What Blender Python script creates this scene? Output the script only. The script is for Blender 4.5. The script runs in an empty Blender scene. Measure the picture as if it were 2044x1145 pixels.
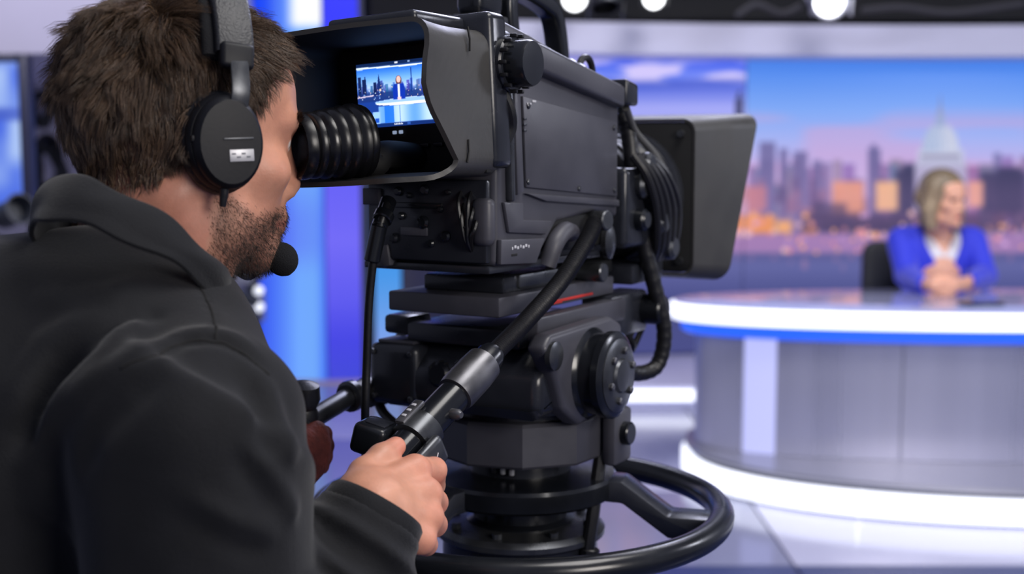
import bpy, bmesh, math, random
import numpy as np
from mathutils import Vector, Matrix

SC = bpy.context.scene
COL = SC.collection
rng = np.random.default_rng(7)
random.seed(7)
PI = math.pi

# ------------------------------------------------------------------ camera
PITCH = math.radians(6.0)
CAM_H = 1.3
cd = bpy.data.cameras.new('camera')
cd.sensor_fit = 'HORIZONTAL'
cd.sensor_width = 36.0
cd.lens = 36.0 * 2500.0 / 2044.0
cd.clip_start = 0.05
cd.clip_end = 60
cd.dof.use_dof = True
cd.dof.focus_distance = 1.20
cd.dof.aperture_fstop = 3.8
cam = bpy.data.objects.new('camera', cd)
COL.objects.link(cam)
cam.location = (0, 0, CAM_H)
cam.rotation_euler = (math.radians(90) - PITCH, 0, 0)
SC.camera = cam

# ------------------------------------------------------------------ world
w = bpy.data.worlds.new('studio_world')
SC.world = w
w.use_nodes = True
bgn = w.node_tree.nodes['Background']
bgn.inputs[0].default_value = (0.50, 0.53, 0.74, 1)
bgn.inputs[1].default_value = 0.36

# ------------------------------------------------------------------ area lights: studio grid and added fills
def area(name, loc, target, size, power, col=(1, 1, 1)):
    l = bpy.data.lights.new(name, 'AREA')
    l.shape = 'RECTANGLE'
    l.size, l.size_y = size
    l.energy = power
    l.color = col
    o = bpy.data.objects.new(name, l)
    COL.objects.link(o)
    o.location = loc
    o.rotation_euler = (Vector(target) - Vector(loc)).to_track_quat('-Z', 'Y').to_euler()
    return o
area('grid_softlight', (0.9, 1.0, 3.3), (0.0, 1.3, 1.0), (1.4, 1.0), 40, (1.0, 0.97, 0.94))
area('house_softlight', (1.8, -0.9, 2.0), (-0.1, 1.3, 1.1), (1.0, 1.0), 46, (1.0, 0.94, 0.88))
area('left_wall_fill', (-1.9, 3.2, 2.7), (-2.5, 6.2, 1.6), (1.6, .6), 30, (.92, .90, 1.0))  # unseen fill, added to brighten the left wall
area('set_keylight', (1.2, 3.4, 3.4), (1.8, 5.4, 1.0), (1.0, 0.6), 60, (1.0, 0.97, 0.95))
area('desk_front_fill', (4.2, 2.6, 2.6), (2.6, 4.6, 0.4), (1.2, 0.6), 60, (.86, .88, 1.0))  # added off-frame fill, makes the desk front lighter towards the right
area('set_backlight', (0.6, 4.2, 3.2), (-0.1, 1.3, 1.1), (1.6, 0.6), 55, (0.72, 0.74, 1.0))
area('floor_wash', (1.4, 4.4, 3.8), (0.6, 4.2, 0.0), (3.0, 1.5), 34, (0.78, 0.80, 1.0))

SC.view_settings.view_transform = 'Standard'
SC.view_settings.look = 'None'
SC.view_settings.gamma = 1.0
SC.view_settings.exposure = 0.0
SC.view_settings.use_curve_mapping = False
SC.cycles.use_denoising = True

# ------------------------------------------------------------------ helpers
_C = np.array([0, 0, CAM_H])
_R = np.array([1.0, 0, 0]); _U = np.array([0, math.sin(PITCH), math.cos(PITCH)]); _W = np.array([0, math.cos(PITCH), -math.sin(PITCH)])
def at(px, py, Y):
    """world point on the plane y = Y that lies on the line of sight through a pixel of the photograph"""
    d = _R * (px - 1022) / 2500.0 + _U * (572.5 - py) / 2500.0 + _W
    return _C + d * (Y / d[1])
def V(a): return Vector((float(a[0]), float(a[1]), float(a[2])))
def lin(r, g, b):
    c = np.array([r, g, b], float) / 255.0
    return tuple(np.where(c <= 0.04045, c / 12.92, ((c + 0.055) / 1.055) ** 2.4))
def lin_arr(a):
    c = np.clip(a, 0, 255) / 255.0
    return np.where(c <= 0.04045, c / 12.92, ((c + 0.055) / 1.055) ** 2.4)

MATS = {}
def mat(name, col=(.5, .5, .5), rough=.5, metal=0., emit=None, es=0., var=0., vscale=20., bump=0., bscale=200., attr=None,
        sss=0., sheen=0., coat=0., rvar=0., spec=.5, trans=0., emit_attr=None, stretch=None, aniso=0.):
    if name in MATS: return MATS[name]
    m = bpy.data.materials.new(name); m.use_nodes = True
    nt = m.node_tree; P = nt.nodes['Principled BSDF']; L = nt.links.new
    P.inputs['Base Color'].default_value = (*col, 1)
    P.inputs['Roughness'].default_value = rough
    P.inputs['Metallic'].default_value = metal
    P.inputs['Specular IOR Level'].default_value = spec
    if trans: P.inputs['Transmission Weight'].default_value = trans
    if aniso: P.inputs['Anisotropic'].default_value = aniso
    if coat: P.inputs['Coat Weight'].default_value = coat; P.inputs['Coat Roughness'].default_value = .1
    if sheen: P.inputs['Sheen Weight'].default_value = sheen; P.inputs['Sheen Roughness'].default_value = .4
    if sss:
        P.inputs['Subsurface Weight'].default_value = sss
        P.inputs['Subsurface Radius'].default_value = (.010, .004, .002)
        P.inputs['Subsurface Scale'].default_value = 1.0
    if emit is not None:
        P.inputs['Emission Color'].default_value = (*emit, 1); P.inputs['Emission Strength'].default_value = es
    tc = nt.nodes.new('ShaderNodeTexCoord')
    src = tc.outputs['Object']
    if stretch:
        mp = nt.nodes.new('ShaderNodeMapping'); mp.inputs['Scale'].default_value = stretch
        L(src, mp.inputs[0]); src = mp.outputs[0]
    cs = None
    if attr:
        a = nt.nodes.new('ShaderNodeAttribute'); a.attribute_name = attr; cs = a.outputs['Color']
        L(cs, P.inputs['Base Color'])
    if emit_attr:
        a = nt.nodes.new('ShaderNodeAttribute'); a.attribute_name = emit_attr
        L(a.outputs['Color'], P.inputs['Emission Color']); P.inputs['Emission Strength'].default_value = es
    if var or rvar:
        n = nt.nodes.new('ShaderNodeTexNoise'); n.inputs['Scale'].default_value = vscale; n.inputs['Detail'].default_value = 5
        L(src, n.inputs['Vector'])
    if var:
        mx = nt.nodes.new('ShaderNodeMix'); mx.data_type = 'RGBA'; mx.blend_type = 'MULTIPLY'
        mx.inputs[0].default_value = 1.0
        mr = nt.nodes.new('ShaderNodeMapRange')
        mr.inputs[1].default_value = .3; mr.inputs[2].default_value = .7; mr.inputs[3].default_value = 1 - var; mr.inputs[4].default_value = 1 + var
        L(n.outputs[0], mr.inputs[0])
        L(mr.outputs[0], mx.inputs[7])
        if cs is not None: L(cs, mx.inputs[6])
        else: mx.inputs[6].default_value = (*col, 1)
        L(mx.outputs[2], P.inputs['Base Color'])
    if rvar:
        mr = nt.nodes.new('ShaderNodeMapRange')
        mr.inputs[1].default_value = .3; mr.inputs[2].default_value = .7; mr.inputs[3].default_value = max(.03, rough - rvar); mr.inputs[4].default_value = min(1, rough + rvar)
        L(n.outputs[0], mr.inputs[0]); L(mr.outputs[0], P.inputs['Roughness'])
    if bump:
        n2 = nt.nodes.new('ShaderNodeTexNoise'); n2.inputs['Scale'].default_value = bscale; n2.inputs['Detail'].default_value = 3
        L(src, n2.inputs['Vector'])
        b = nt.nodes.new('ShaderNodeBump'); b.inputs['Strength'].default_value = bump; b.inputs['Distance'].default_value = .002
        L(n2.outputs[0], b.inputs['Height']); L(b.outputs[0], P.inputs['Normal'])
    MATS[name] = m
    return m

def finish(name, me, m, parent=None, smooth=35):
    if m is not None: me.materials.append(m)
    if smooth:
        me.polygons.foreach_set('use_smooth', [True] * len(me.polygons))
        if smooth < 180: me.set_sharp_from_angle(angle=math.radians(smooth))
    o = bpy.data.objects.new(name, me); COL.objects.link(o)
    if parent is not None: o.parent = parent
    return o
def obj(name, bm, m, parent=None, smooth=35):
    me = bpy.data.meshes.new(name)
    bmesh.ops.recalc_face_normals(bm, faces=bm.faces)
    bm.to_mesh(me); bm.free()
    return finish(name, me, m, parent, smooth)
def arrmesh(name, v, f, m, parent=None, smooth=180, colors=None, cname='col'):
    me = bpy.data.meshes.new(name)
    v = np.asarray(v, np.float32); f = np.asarray(f, np.int32)
    me.vertices.add(len(v)); me.vertices.foreach_set('co', v.ravel())
    k = f.shape[1]
    me.loops.add(f.size); me.loops.foreach_set('vertex_index', f.ravel())
    me.polygons.add(len(f)); me.polygons.foreach_set('loop_start', np.arange(0, f.size, k, dtype=np.int32))
    me.update(calc_edges=True)
    if colors is not None:
        a = me.attributes.new(cname, 'FLOAT_COLOR', 'POINT')
        c = np.ones((len(v), 4), np.float32); c[:, :3] = colors
        a.data.foreach_set('color', c.ravel())
    return finish(name, me, m, parent, smooth)
def tag(o, label, cat, group=None, kind=None):
    o['label'] = label; o['category'] = cat
    if group: o['group'] = group
    if kind: o['kind'] = kind
    return o
def struct(o):
    o['kind'] = 'structure'; return o
def thing(name, label, cat, loc=(0, 0, 0), rz=0., group=None):
    o = bpy.data.objects.new(name, None); COL.objects.link(o)
    o.empty_display_size = .1
    o.location = loc; o.rotation_euler = (0, 0, rz)
    return tag(o, label, cat, group)

def nb(): return bmesh.new()
def b_box(bm, c, s, bev=0., seg=2, M=None):
    t = bmesh.new()
    bmesh.ops.create_cube(t, size=1)
    for v in t.verts: v.co = Vector((v.co.x * s[0], v.co.y * s[1], v.co.z * s[2]))
    if bev: bmesh.ops.bevel(t, geom=list(t.edges), offset=bev, segments=seg, profile=.5, affect='EDGES')
    X = (M if M is not None else Matrix.Identity(4)) @ Matrix.Translation(Vector(c))
    t.transform(X); _merge(bm, t)
def _merge(bm, t):
    me = bpy.data.meshes.new('tmp'); t.to_mesh(me); t.free(); bm.from_mesh(me); bpy.data.meshes.remove(me)
def b_lathe(bm, prof, n=32, M=None, cap=True):
    """profile of (r, z) pairs turned round z"""
    t = bmesh.new(); rings = []
    for r, z in prof:
        rings.append([t.verts.new((r * math.cos(2 * PI * i / n), r * math.sin(2 * PI * i / n), z)) for i in range(n)])
    for a, b in zip(rings, rings[1:]):
        for i in range(n): t.faces.new((a[i], a[(i + 1) % n], b[(i + 1) % n], b[i]))
    if cap:
        t.faces.new(list(reversed(rings[0]))); t.faces.new(rings[-1])
    if M is not None: t.transform(M)
    _merge(bm, t)
def axis_M(p, d, roll=None):
    """matrix that carries z onto the direction d at point p"""
    q = Vector(d).normalized().to_track_quat('Z', 'Y')
    return Matrix.Translation(Vector(p)) @ q.to_matrix().to_4x4()
def b_cyl(bm, a, b, r, n=24, r2=None, bev=.12):
    a, b = V(a), V(b); L = (b - a).length; r2 = r if r2 is None else r2
    e = min(bev * min(r, r2), L * .3)
    b_lathe(bm, [(max(r - e, 1e-5), 0), (r, e), (r2, L - e), (max(r2 - e, 1e-5), L)], n, axis_M(a, b - a))
def smooth_path(pts, sub=8):
    P = [np.array(p, float) for p in pts]; P = [2 * P[0] - P[1]] + P + [2 * P[-1] - P[-2]]
    out = []
    for i in range(1, len(P) - 2):
        for k in range(sub):
            t = k / sub
            out.append(.5 * ((2 * P[i]) + (-P[i - 1] + P[i + 1]) * t + (2 * P[i - 1] - 5 * P[i] + 4 * P[i + 1] - P[i + 2]) * t * t + (-P[i - 1] + 3 * P[i] - 3 * P[i + 1] + P[i + 2]) * t ** 3))
    out.append(P[-2]); return out
def b_tube(bm, pts, r, n=12, closed=False, sec=None, up=None):
    """sweep of a round (or given) section along points"""
    t = bmesh.new(); P = [V(p) for p in pts]; N = len(P)
    rr = r if hasattr(r, '__len__') else [r] * N
    rings = []; nrm = None
    for i in range(N):
        a = P[(i - 1) % N] if (closed or i > 0) else P[i]; b = P[(i + 1) % N] if (closed or i < N - 1) else P[i]
        T = (b - a).normalized()
        if nrm is None:
            nrm = Vector(up) if up is not None else (Vector((0, 0, 1)) if abs(T.z) < .9 else Vector((1, 0, 0)))
        nrm = (nrm - T * nrm.dot(T)).normalized(); bn = T.cross(nrm)
        if sec is None: s = [(math.cos(2 * PI * k / n), math.sin(2 * PI * k / n)) for k in range(n)]
        else: s = sec
        rings.append([t.verts.new(P[i] + nrm * (x * rr[i]) + bn * (y * rr[i])) for x, y in s])
    m = len(rings[0])
    for i in range(N if closed else N - 1):
        a = rings[i]; b = rings[(i + 1) % N]
        for k in range(m): t.faces.new((a[k], a[(k + 1) % m], b[(k + 1) % m], b[k]))
    if not closed:
        t.faces.new(rings[0]); t.faces.new(list(reversed(rings[-1])))
    _merge(bm, t)
def b_prism(bm, outline, a0, a1, axis='x', bev=0., seg=2, M=None):
    """closed outline of two coordinates pushed along an axis from a0 to a1"""
    t = bmesh.new()
    def mk(u, v, s): return {'x': (s, u, v), 'y': (u, s, v), 'z': (u, v, s)}[axis]
    A = [t.verts.new(mk(u, v, a0)) for u, v in outline]; B = [t.verts.new(mk(u, v, a1)) for u, v in outline]
    n = len(A)
    t.faces.new(A); t.faces.new(list(reversed(B)))
    for i in range(n): t.faces.new((A[i], B[i], B[(i + 1) % n], A[(i + 1) % n]))
    bmesh.ops.recalc_face_normals(t, faces=t.faces)
    if bev: bmesh.ops.bevel(t, geom=list(t.edges), offset=bev, segments=seg, profile=.5, affect='EDGES')
    if M is not None: t.transform(M)
    _merge(bm, t)
def rrect(hx, hy, r, k=5):
    out = []
    for cx, cy, a0 in ((hx - r, hy - r, 0), (-hx + r, hy - r, 90), (-hx + r, -hy + r, 180), (hx - r, -hy + r, 270)):
        for i in range(k + 1):
            a = math.radians(a0 + 90 * i / k); out.append((cx + r * math.cos(a), cy + r * math.sin(a)))
    return out
def box_o(name, c, s, m, parent=None, bev=0., M=None, smooth=35):
    bm = nb(); b_box(bm, c, s, bev, M=M); return obj(name, bm, m, parent, smooth)
def grid_mesh(name, fn, nu, nv, m, parent=None, colfn=None, smooth=0):
    u, v = np.meshgrid(np.linspace(0, 1, nu), np.linspace(0, 1, nv), indexing='ij')
    p = fn(u.ravel(), v.ravel())
    idx = np.arange(nu * nv).reshape(nu, nv)
    f = np.stack([idx[:-1, :-1], idx[1:, :-1], idx[1:, 1:], idx[:-1, 1:]], -1).reshape(-1, 4)
    return arrmesh(name, p, f, m, parent, smooth, None if colfn is None else colfn(u.ravel(), v.ravel()))

# ---- signed distance bodies and their surface
def s_cone(P, a, b, ra, rb=None):
    a = np.asarray(a, np.float32); b = np.asarray(b, np.float32); rb = ra if rb is None else rb
    ab = b - a; t = np.clip(((P - a) @ ab) / max(float(ab @ ab), 1e-12), 0, 1)
    return np.linalg.norm(P - a - t[:, None] * ab, axis=1) - (ra + (rb - ra) * t)
def s_ell(P, c, r, M=None):
    q = P - np.asarray(c, np.float32)
    if M is not None: q = q @ M
    r = np.asarray(r, np.float32)
    k0 = np.linalg.norm(q / r, axis=1); k1 = np.linalg.norm(q / (r * r), axis=1)
    return k0 * (k0 - 1) / np.maximum(k1, 1e-6)
def s_chain(P, pts, rs, k=.004):
    d = None
    for a, b, ra, rb in zip(pts, pts[1:], rs, rs[1:]):
        e = s_cone(P, a, b, ra, rb); d = e if d is None else smin(d, e, k)
    return d
def smin(a, b, k):
    h = np.maximum(k - np.abs(a - b), 0) / k
    return np.minimum(a, b) - h * h * k * .25
def smax(a, b, k): return -smin(-a, -b, k)
def d_poly(P, pts):
    """distance to a polyline and its parameter 0..1"""
    best = np.full(len(P), 1e9, np.float32); par = np.zeros(len(P), np.float32); n = len(pts) - 1
    for i in range(n):
        a = np.asarray(pts[i], np.float32); ab = np.asarray(pts[i + 1], np.float32) - a
        t = np.clip(((P - a) @ ab) / max(float(ab @ ab), 1e-12), 0, 1)
        d = np.linalg.norm(P - a - t[:, None] * ab, axis=1)
        m = d < best; best[m] = d[m]; par[m] = (i + t[m]) / n
    return best, par
def surface(f, lo, hi, h):
    lo = np.asarray(lo, np.float32); hi = np.asarray(hi, np.float32)
    K = 4
    nc = np.ceil((hi - lo) / (h * K)).astype(int); n = nc * K
    ax = [lo[i] + (np.arange(nc[i]) + .5 - .5 / K) * h * K for i in range(3)]
    G = np.stack(np.meshgrid(*ax, indexing='ij'), -1).reshape(-1, 3).astype(np.float32)
    c = f(G).reshape(nc)
    v = np.repeat(np.repeat(np.repeat(c, K, 0), K, 1), K, 2).astype(np.float32)
    near = np.abs(v) < h * K * 1.6
    ii = np.argwhere(near)
    v[near] = f((lo + ii * h).astype(np.float32))
    s = v < 0
    cs = [s[a:n[0] - 1 + a, b:n[1] - 1 + b, d:n[2] - 1 + d] for a in (0, 1) for b in (0, 1) for d in (0, 1)]
    tot = sum(x.astype(np.int8) for x in cs)
    act = np.argwhere((tot > 0) & (tot < 8))
    idx = np.full(tot.shape, -1, np.int64); idx[act[:, 0], act[:, 1], act[:, 2]] = np.arange(len(act))
    acc = np.zeros((len(act), 3)); cnt = np.zeros(len(act))
    cor = [(a, b, d) for a in (0, 1) for b in (0, 1) for d in (0, 1)]
    for p in cor:
        for k in range(3):
            if p[k]: continue
            q = list(p); q[k] = 1
            va = v[act[:, 0] + p[0], act[:, 1] + p[1], act[:, 2] + p[2]]; vb = v[act[:, 0] + q[0], act[:, 1] + q[1], act[:, 2] + q[2]]
            m = (va < 0) != (vb < 0)
            t = va[m] / (va[m] - vb[m])
            pos = np.tile(np.array(p, float), (m.sum(), 1)); pos[:, k] = t
            acc[m] += pos; cnt[m] += 1
    vert = lo + (act + acc / cnt[:, None]) * h
    F = []
    for k in range(3):
        sl0 = [slice(None)] * 3; sl1 = [slice(None)] * 3; sl0[k] = slice(0, -1); sl1[k] = slice(1, None)
        a = s[tuple(sl0)]; b = s[tuple(sl1)]
        for inside in (True, False):
            e = np.argwhere((a == inside) & (b != inside))
            k1, k2 = (k + 1) % 3, (k + 2) % 3
            e = e[(e[:, k1] > 0) & (e[:, k2] > 0) & (e[:, k1] < n[k1] - 1) & (e[:, k2] < n[k2] - 1) & (e[:, k] < n[k] - 1)]
            if not len(e): continue
            def cell(d1, d2):
                x = e.copy(); x[:, k1] += d1; x[:, k2] += d2
                return idx[x[:, 0], x[:, 1], x[:, 2]]
            q = np.stack([cell(-1, -1), cell(0, -1), cell(0, 0), cell(-1, 0)], 1)
            if not inside: q = q[:, ::-1]
            F.append(q)
    F = np.concatenate(F); F = F[(F >= 0).all(1)]
    return vert.astype(np.float32), F
def grad(f, P, e=.001):
    g = np.stack([f(P + np.eye(3, dtype=np.float32)[i] * e) - f(P - np.eye(3, dtype=np.float32)[i] * e) for i in range(3)], 1)
    return g / np.maximum(np.linalg.norm(g, axis=1, keepdims=True), 1e-9)
def vnoise(P, s, seed=0):
    """smooth value noise, -1..1"""
    r = np.random.default_rng(seed).random((32, 32, 32)).astype(np.float32) * 2 - 1
    q = P * s; i = np.floor(q).astype(int); t = q - i; t = t * t * (3 - 2 * t)
    o = 0
    for a in (0, 1):
        for b in (0, 1):
            for c in (0, 1):
                wgt = (t[:, 0] if a else 1 - t[:, 0]) * (t[:, 1] if b else 1 - t[:, 1]) * (t[:, 2] if c else 1 - t[:, 2])
                o = o + wgt * r[(i[:, 0] + a) % 32, (i[:, 1] + b) % 32, (i[:, 2] + c) % 32]
    return o
def sstep(a, b, x):
    t = np.clip((x - a) / (b - a), 0, 1); return t * t * (3 - 2 * t)


# ================================================================== THE SETTING
M_floor_l = mat('floor_light', lin(170, 170, 192), .16, var=.05, vscale=1.5, rvar=.05, coat=.2)
M_floor_m = mat('floor_grey', lin(120, 122, 148), .14, var=.05, vscale=1.5, coat=.2)
M_floor_d = mat('floor_blue', lin(22, 38, 92), .35, var=.1, vscale=3)
M_joint = mat('floor_joint', lin(70, 70, 88), .7)
M_wall = mat('wall_lavender', lin(186, 182, 205), .75, var=.04, vscale=2, bump=.03, bscale=60)
M_wall_g = mat('wall_grey', lin(112, 114, 140), .7, var=.06, vscale=2)
M_dark = mat('studio_black', lin(16, 17, 22), .8, var=.2, vscale=3)
M_fascia = mat('fascia_satin', lin(206, 206, 232), .5, var=.04, vscale=3)
M_ledw = mat('led_white', (.9, .9, .9), .4, emit=(.84, .88, 1.0), es=1.45)
M_ledb = mat('led_blue', (.02, .06, .4), .3, emit=(.012, .10, .80), es=1.15)
M_screen = mat('display_picture', (.004, .004, .005), .3, emit_attr='col', es=1.0, spec=.2)

floor = struct(box_o('floor', (1.0, 3.6, -.06), (10.4, 11.2, .10), M_joint))
def floor_tile_mesh(sx, sy, m):
    bm = nb(); b_box(bm, (0, 0, -.005), (sx, sy, .01), .002, 1)
    me = bpy.data.meshes.new('floor_panel'); bm.to_mesh(me); bm.free(); me.materials.append(m); return me
PX, PY = 1.2, .9
tm = {k: floor_tile_mesh(PX - .008, PY - .008, m) for k, m in (('l', M_floor_l), ('m', M_floor_m), ('d', M_floor_d))}
for i in range(8):
    for j in range(11):
        x = -3.9 + PX * i + PX / 2; y = -1.52 + PY * j + PY / 2
        k = 'd' if j < 6 else ('m' if (i == 3 and j == 6) or (i == 2 and j in (6, 7)) else 'l')
        o = bpy.data.objects.new('floor_panel', tm[k]); COL.objects.link(o); o.location = (x, y, 0); o.parent = floor

struct(box_o('wall_back', (1.0, 8.6, 2.0), (10.4, .1, 4.2), M_dark))
struct(box_o('ceiling', (1.0, 6.0, 4.1), (10.4, 5.4, .1), M_dark))
struct(box_o('wall_left', (-2.55, 7.75, 1.95), (2.2, .12, 3.9), M_wall))
struct(box_o('wall_centre', (-.25, 8.1, 1.95), (2.6, .10, 3.9), M_wall_g))
# lavender soffit over the left wall
struct(box_o('trim_1', (-2.9, 6.16, 2.15), (2.9, 2.2, .90), M_wall, bev=.01))

# curved fascia over the video wall
def arcY(x): return 7.05 - .045 * (x - 2.4) ** 2
bm = nb()
xs = np.linspace(-.62, 4.6, 50)
sec = []
for x in xs:
    sec.append([(x, arcY(x), 1.848), (x, arcY(x), 1.862), (x, arcY(x) + .012, 2.0), (x, arcY(x) + .02, 2.018), (x, arcY(x) + .35, 2.018), (x, arcY(x) + .35, 1.848)])
vs = [[bm.verts.new(p) for p in s] for s in sec]
for a, b in zip(vs, vs[1:]):
    for k in range(6): bm.faces.new((a[k], a[(k + 1) % 6], b[(k + 1) % 6], b[k]))
bm.faces.new(vs[0]); bm.faces.new(list(reversed(vs[-1])))
struct(obj('trim_2', bm, M_fascia))
# dark truss beam above the fascia
struct(box_o('trim_3', (2.0, 7.35, 2.40), (5.6, .5, .70), M_dark, bev=.02))

# lit platform step below the video wall
step = thing('platform_step', 'low white platform step with glowing front edge below the video wall', 'platform', (1.9, 7.0, 0))
out = [(-1.55, .9), (-1.62, -.2), (-1.55, -.5), (-1.35, -.62), (-1.0, -.62), (0, -.62), (2.4, -.62), (2.4, .9)]
bm = nb(); b_prism(bm, out, .0, .115, 'z', .006); obj('deck', bm, M_fascia, step)
bm = nb(); b_tube(bm, [(-1.625, .6, .07), (-1.64, -.2, .07), (-1.57, -.53, .07), (-1.36, -.645, .07), (-1.0, -.645, .07), (2.4, -.645, .07)], .03, 8); obj('light_strip', bm, M_ledw, step)

# ------------------------------------------------------------------ the video wall
WALL_Y = 7.45
def city(u, v, dome=True):
    """colours of the city picture; u, v in picture units"""
    n = len(u); g = np.random.default_rng(11)
    def ramp(t, stops):
        k = [s[0] for s in stops]; c = np.array([s[1] for s in stops], float)
        return np.stack([np.interp(t, k, c[:, i]) for i in range(3)], 1)
    c = ramp(v, [(100, (60, 116, 222)), (150, (84, 138, 234)), (220, (124, 164, 240)), (280, (162, 174, 236)), (335, (192, 174, 226)), (400, (214, 178, 212))])
    P3 = np.stack([u * .006, v * .03, u * 0], 1).astype(np.float32)
    cl = sstep(.15, .6, vnoise(P3, 1, 3)) * sstep(200, 260, v) * .5
    c = c * (1 - cl[:, None]) + np.array([206, 160, 205]) * cl[:, None]
    def put(mask, col, a=1.):
        mm = (mask * a)[:, None]; c[:] = c * (1 - mm) + np.array(col, float) * mm
    def rect(x0, x1, y0, y1, e=3.): return sstep(x0 - e, x0 + e, u) * sstep(-x1 - e, -x1 + e, -u) * sstep(y0 - e, y0 + e, v) * sstep(-y1 - e, -y1 + e, -v)
    # hazy far skyline
    for k in range(75):
        x = g.uniform(1480, 2320); wd = g.uniform(10, 34); h = g.uniform(300, 375)
        put(rect(x, x + wd, h, 470), (118 + g.uniform(-25, 25), 104 + g.uniform(-20, 20), 160 + g.uniform(-20, 15)), .75)
    for x0, x1, y0 in ((1516, 1548, 283), (1556, 1572, 296), (1584, 1612, 302), (1622, 1640, 320), (1732, 1758, 296), (1738, 1750, 288), (2060, 2090, 300), (2130, 2170, 320)):
        put(rect(x0, x1, y0, 440), (104, 98, 150), .85)
    for k in range(110):
        x = g.uniform(1480, 2320); y = g.uniform(350, 440); wd = g.uniform(8, 26)
        t = g.random()
        put(rect(x, x + wd, y, y + g.uniform(15, 45)), ((90, 74, 120), (140, 104, 140), (70, 66, 112), (196, 130, 130))[int(t * 4)], .7)
    # dark trees
    for x0, x1, y0 in ((1786, 1862, 338), (1800, 1850, 326), (1955, 2052, 342), (1990, 2040, 332), (2080, 2200, 350), (1690, 1725, 400)):
        put(rect(x0, x1, y0, 425, 8), (46, 48, 84), .9)
    # domed hall
    dome_ = put if dome else (lambda *a_: None)
    dome_(rect(1826, 1930, 322, 420), (172, 168, 200))
    dome_(rect(1832, 1924, 298, 330), (190, 194, 220))
    dome_(rect(1838, 1916, 308, 314), (128, 122, 150), .7)
    for k in range(9): dome_(rect(1840 + k * 9, 1843 + k * 9, 312, 326, 1.5), (120, 118, 150), .6)
    dm = 1 - sstep(.9, 1.08, np.sqrt(((u - 1877) / 37) ** 2 + ((v - 300) / 55) ** 2)); dm = dm * (v < 303)
    dome_(dm, (176, 190, 220)); dome_(dm * sstep(1860, 1900, u), (208, 210, 228), .8)
    for k in range(7): dome_(dm * (np.abs(u - 1877 - (k - 3) * 10.5 * np.sqrt(np.clip(1 - ((v - 300) / 57) ** 2, 0, 1))) < 1.2), (140, 152, 190), .5)
    dome_(rect(1868, 1886, 226, 252, 2), (150, 165, 205)); dome_(rect(1873, 1881, 210, 230, 2), (140, 150, 192)); dome_(rect(1875.5, 1878.5, 190, 212, 1.5), (120, 130, 180))
    # warm lit fronts
    for x0, x1, y0, y1, col in ((1662, 1724, 362, 432, (238, 156, 120)), (1748, 1792, 362, 420, (252, 190, 130)), (1932, 1962, 362, 412, (244, 170, 140)), (1486, 1548, 430, 468, (250, 152, 72)),
                                (1550, 1580, 440, 466, (252, 176, 100)), (1602, 1630, 448, 470, (240, 150, 80)), (1700, 1720, 452, 470, (250, 190, 140)), (2080, 2140, 380, 430, (238, 150, 110)), (1490, 1530, 372, 420, (190, 120, 130))):
        put(rect(x0, x1, y0, y1, 6), col, .9)
    put(rect(1600, 2330, 424, 462, 8), (50, 42, 78), .75)
    for x0, x1, y0, y1 in ((1620, 1690, 405, 440), (1640, 1800, 436, 466)): put(rect(x0, x1, y0, y1, 7), (56, 50, 84), .7)
    put(rect(1470, 2330, 466, 506, 6), (148, 112, 168), .85)
    # the river
    r = sstep(500, 508, v)[:, None]
    c = c * (1 - r) + ramp(v, [(500, (88, 86, 140)), (530, (96, 100, 158)), (600, (70, 74, 130))]) * r
    for k in range(170):
        x = g.uniform(1480, 2320); y = g.normal(470, 22); rad = g.uniform(3, 7.5)
        if y > 505 or y < 395: continue
        d = 1 - sstep(rad * .7, rad, np.hypot(u - x, v - y))
        t = g.random(); put(d, ((255, 206, 190), (255, 178, 110), (214, 170, 226), (240, 150, 150))[int(t * 4)], g.uniform(.4, 1))
    for k in range(26):
        x = g.uniform(1480, 2320); y = g.uniform(506, 526); put(rect(x, x + g.uniform(4, 12), y, y + g.uniform(6, 20), 3), (180, 130, 165), .4)
    hz = (sstep(290, 400, v) * (1 - sstep(430, 500, v)) * .22)[:, None]; c = c * (1 - hz) + np.array([196, 150, 196]) * hz
    return lin_arr(c) * 1.05
def cloudscreen(u, v):
    P3 = np.stack([u * .011 + v * .012, v * .045, u * 0], 1).astype(np.float32)
    def ramp(t, stops):
        k = [s[0] for s in stops]; c = np.array([s[1] for s in stops], float)
        return np.stack([np.interp(t, k, c[:, i]) for i in range(3)], 1)
    c = ramp(v, [(100, (58, 82, 226)), (150, (104, 128, 240)), (175, (84, 104, 216)), (215, (160, 164, 240)), (300, (150, 150, 226)), (420, (190, 160, 210)), (600, (80, 84, 140))])
    n = vnoise(P3, 1, 21) * .6 + vnoise(P3, 2.3, 22) * .4 + .25 * np.exp(-((v - 150 + (1440 - u) * .12) / 16) ** 2)
    a = (sstep(-.1, .35, n) * sstep(108, 128, v) * sstep(-175, -160, -v))[:, None]
    c = c * (1 - a) + np.array([206, 196, 246]) * a
    b = ((1 - sstep(6, 12, np.abs(v - 168 + (u - 1300) * .02))) * .6)[:, None]; c = c * (1 - b) + np.array([66, 86, 196]) * b
    t = ((np.abs(u - 1475) < 9) & (v > 198) & (v < 330)) | ((np.abs(u - 1475) < 3) & (v > 184) & (v < 330)); c[t] = (40, 44, 84)
    k = sstep(300, 360, v)[:, None]
    return lin_arr(c) * 1.05 * (1 - k) + city(2970 - u, v, False) * k
vw = thing('video_wall', 'large curved video wall showing a domed city skyline at sunset', 'video wall', (1.9, WALL_Y, .0))
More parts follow.
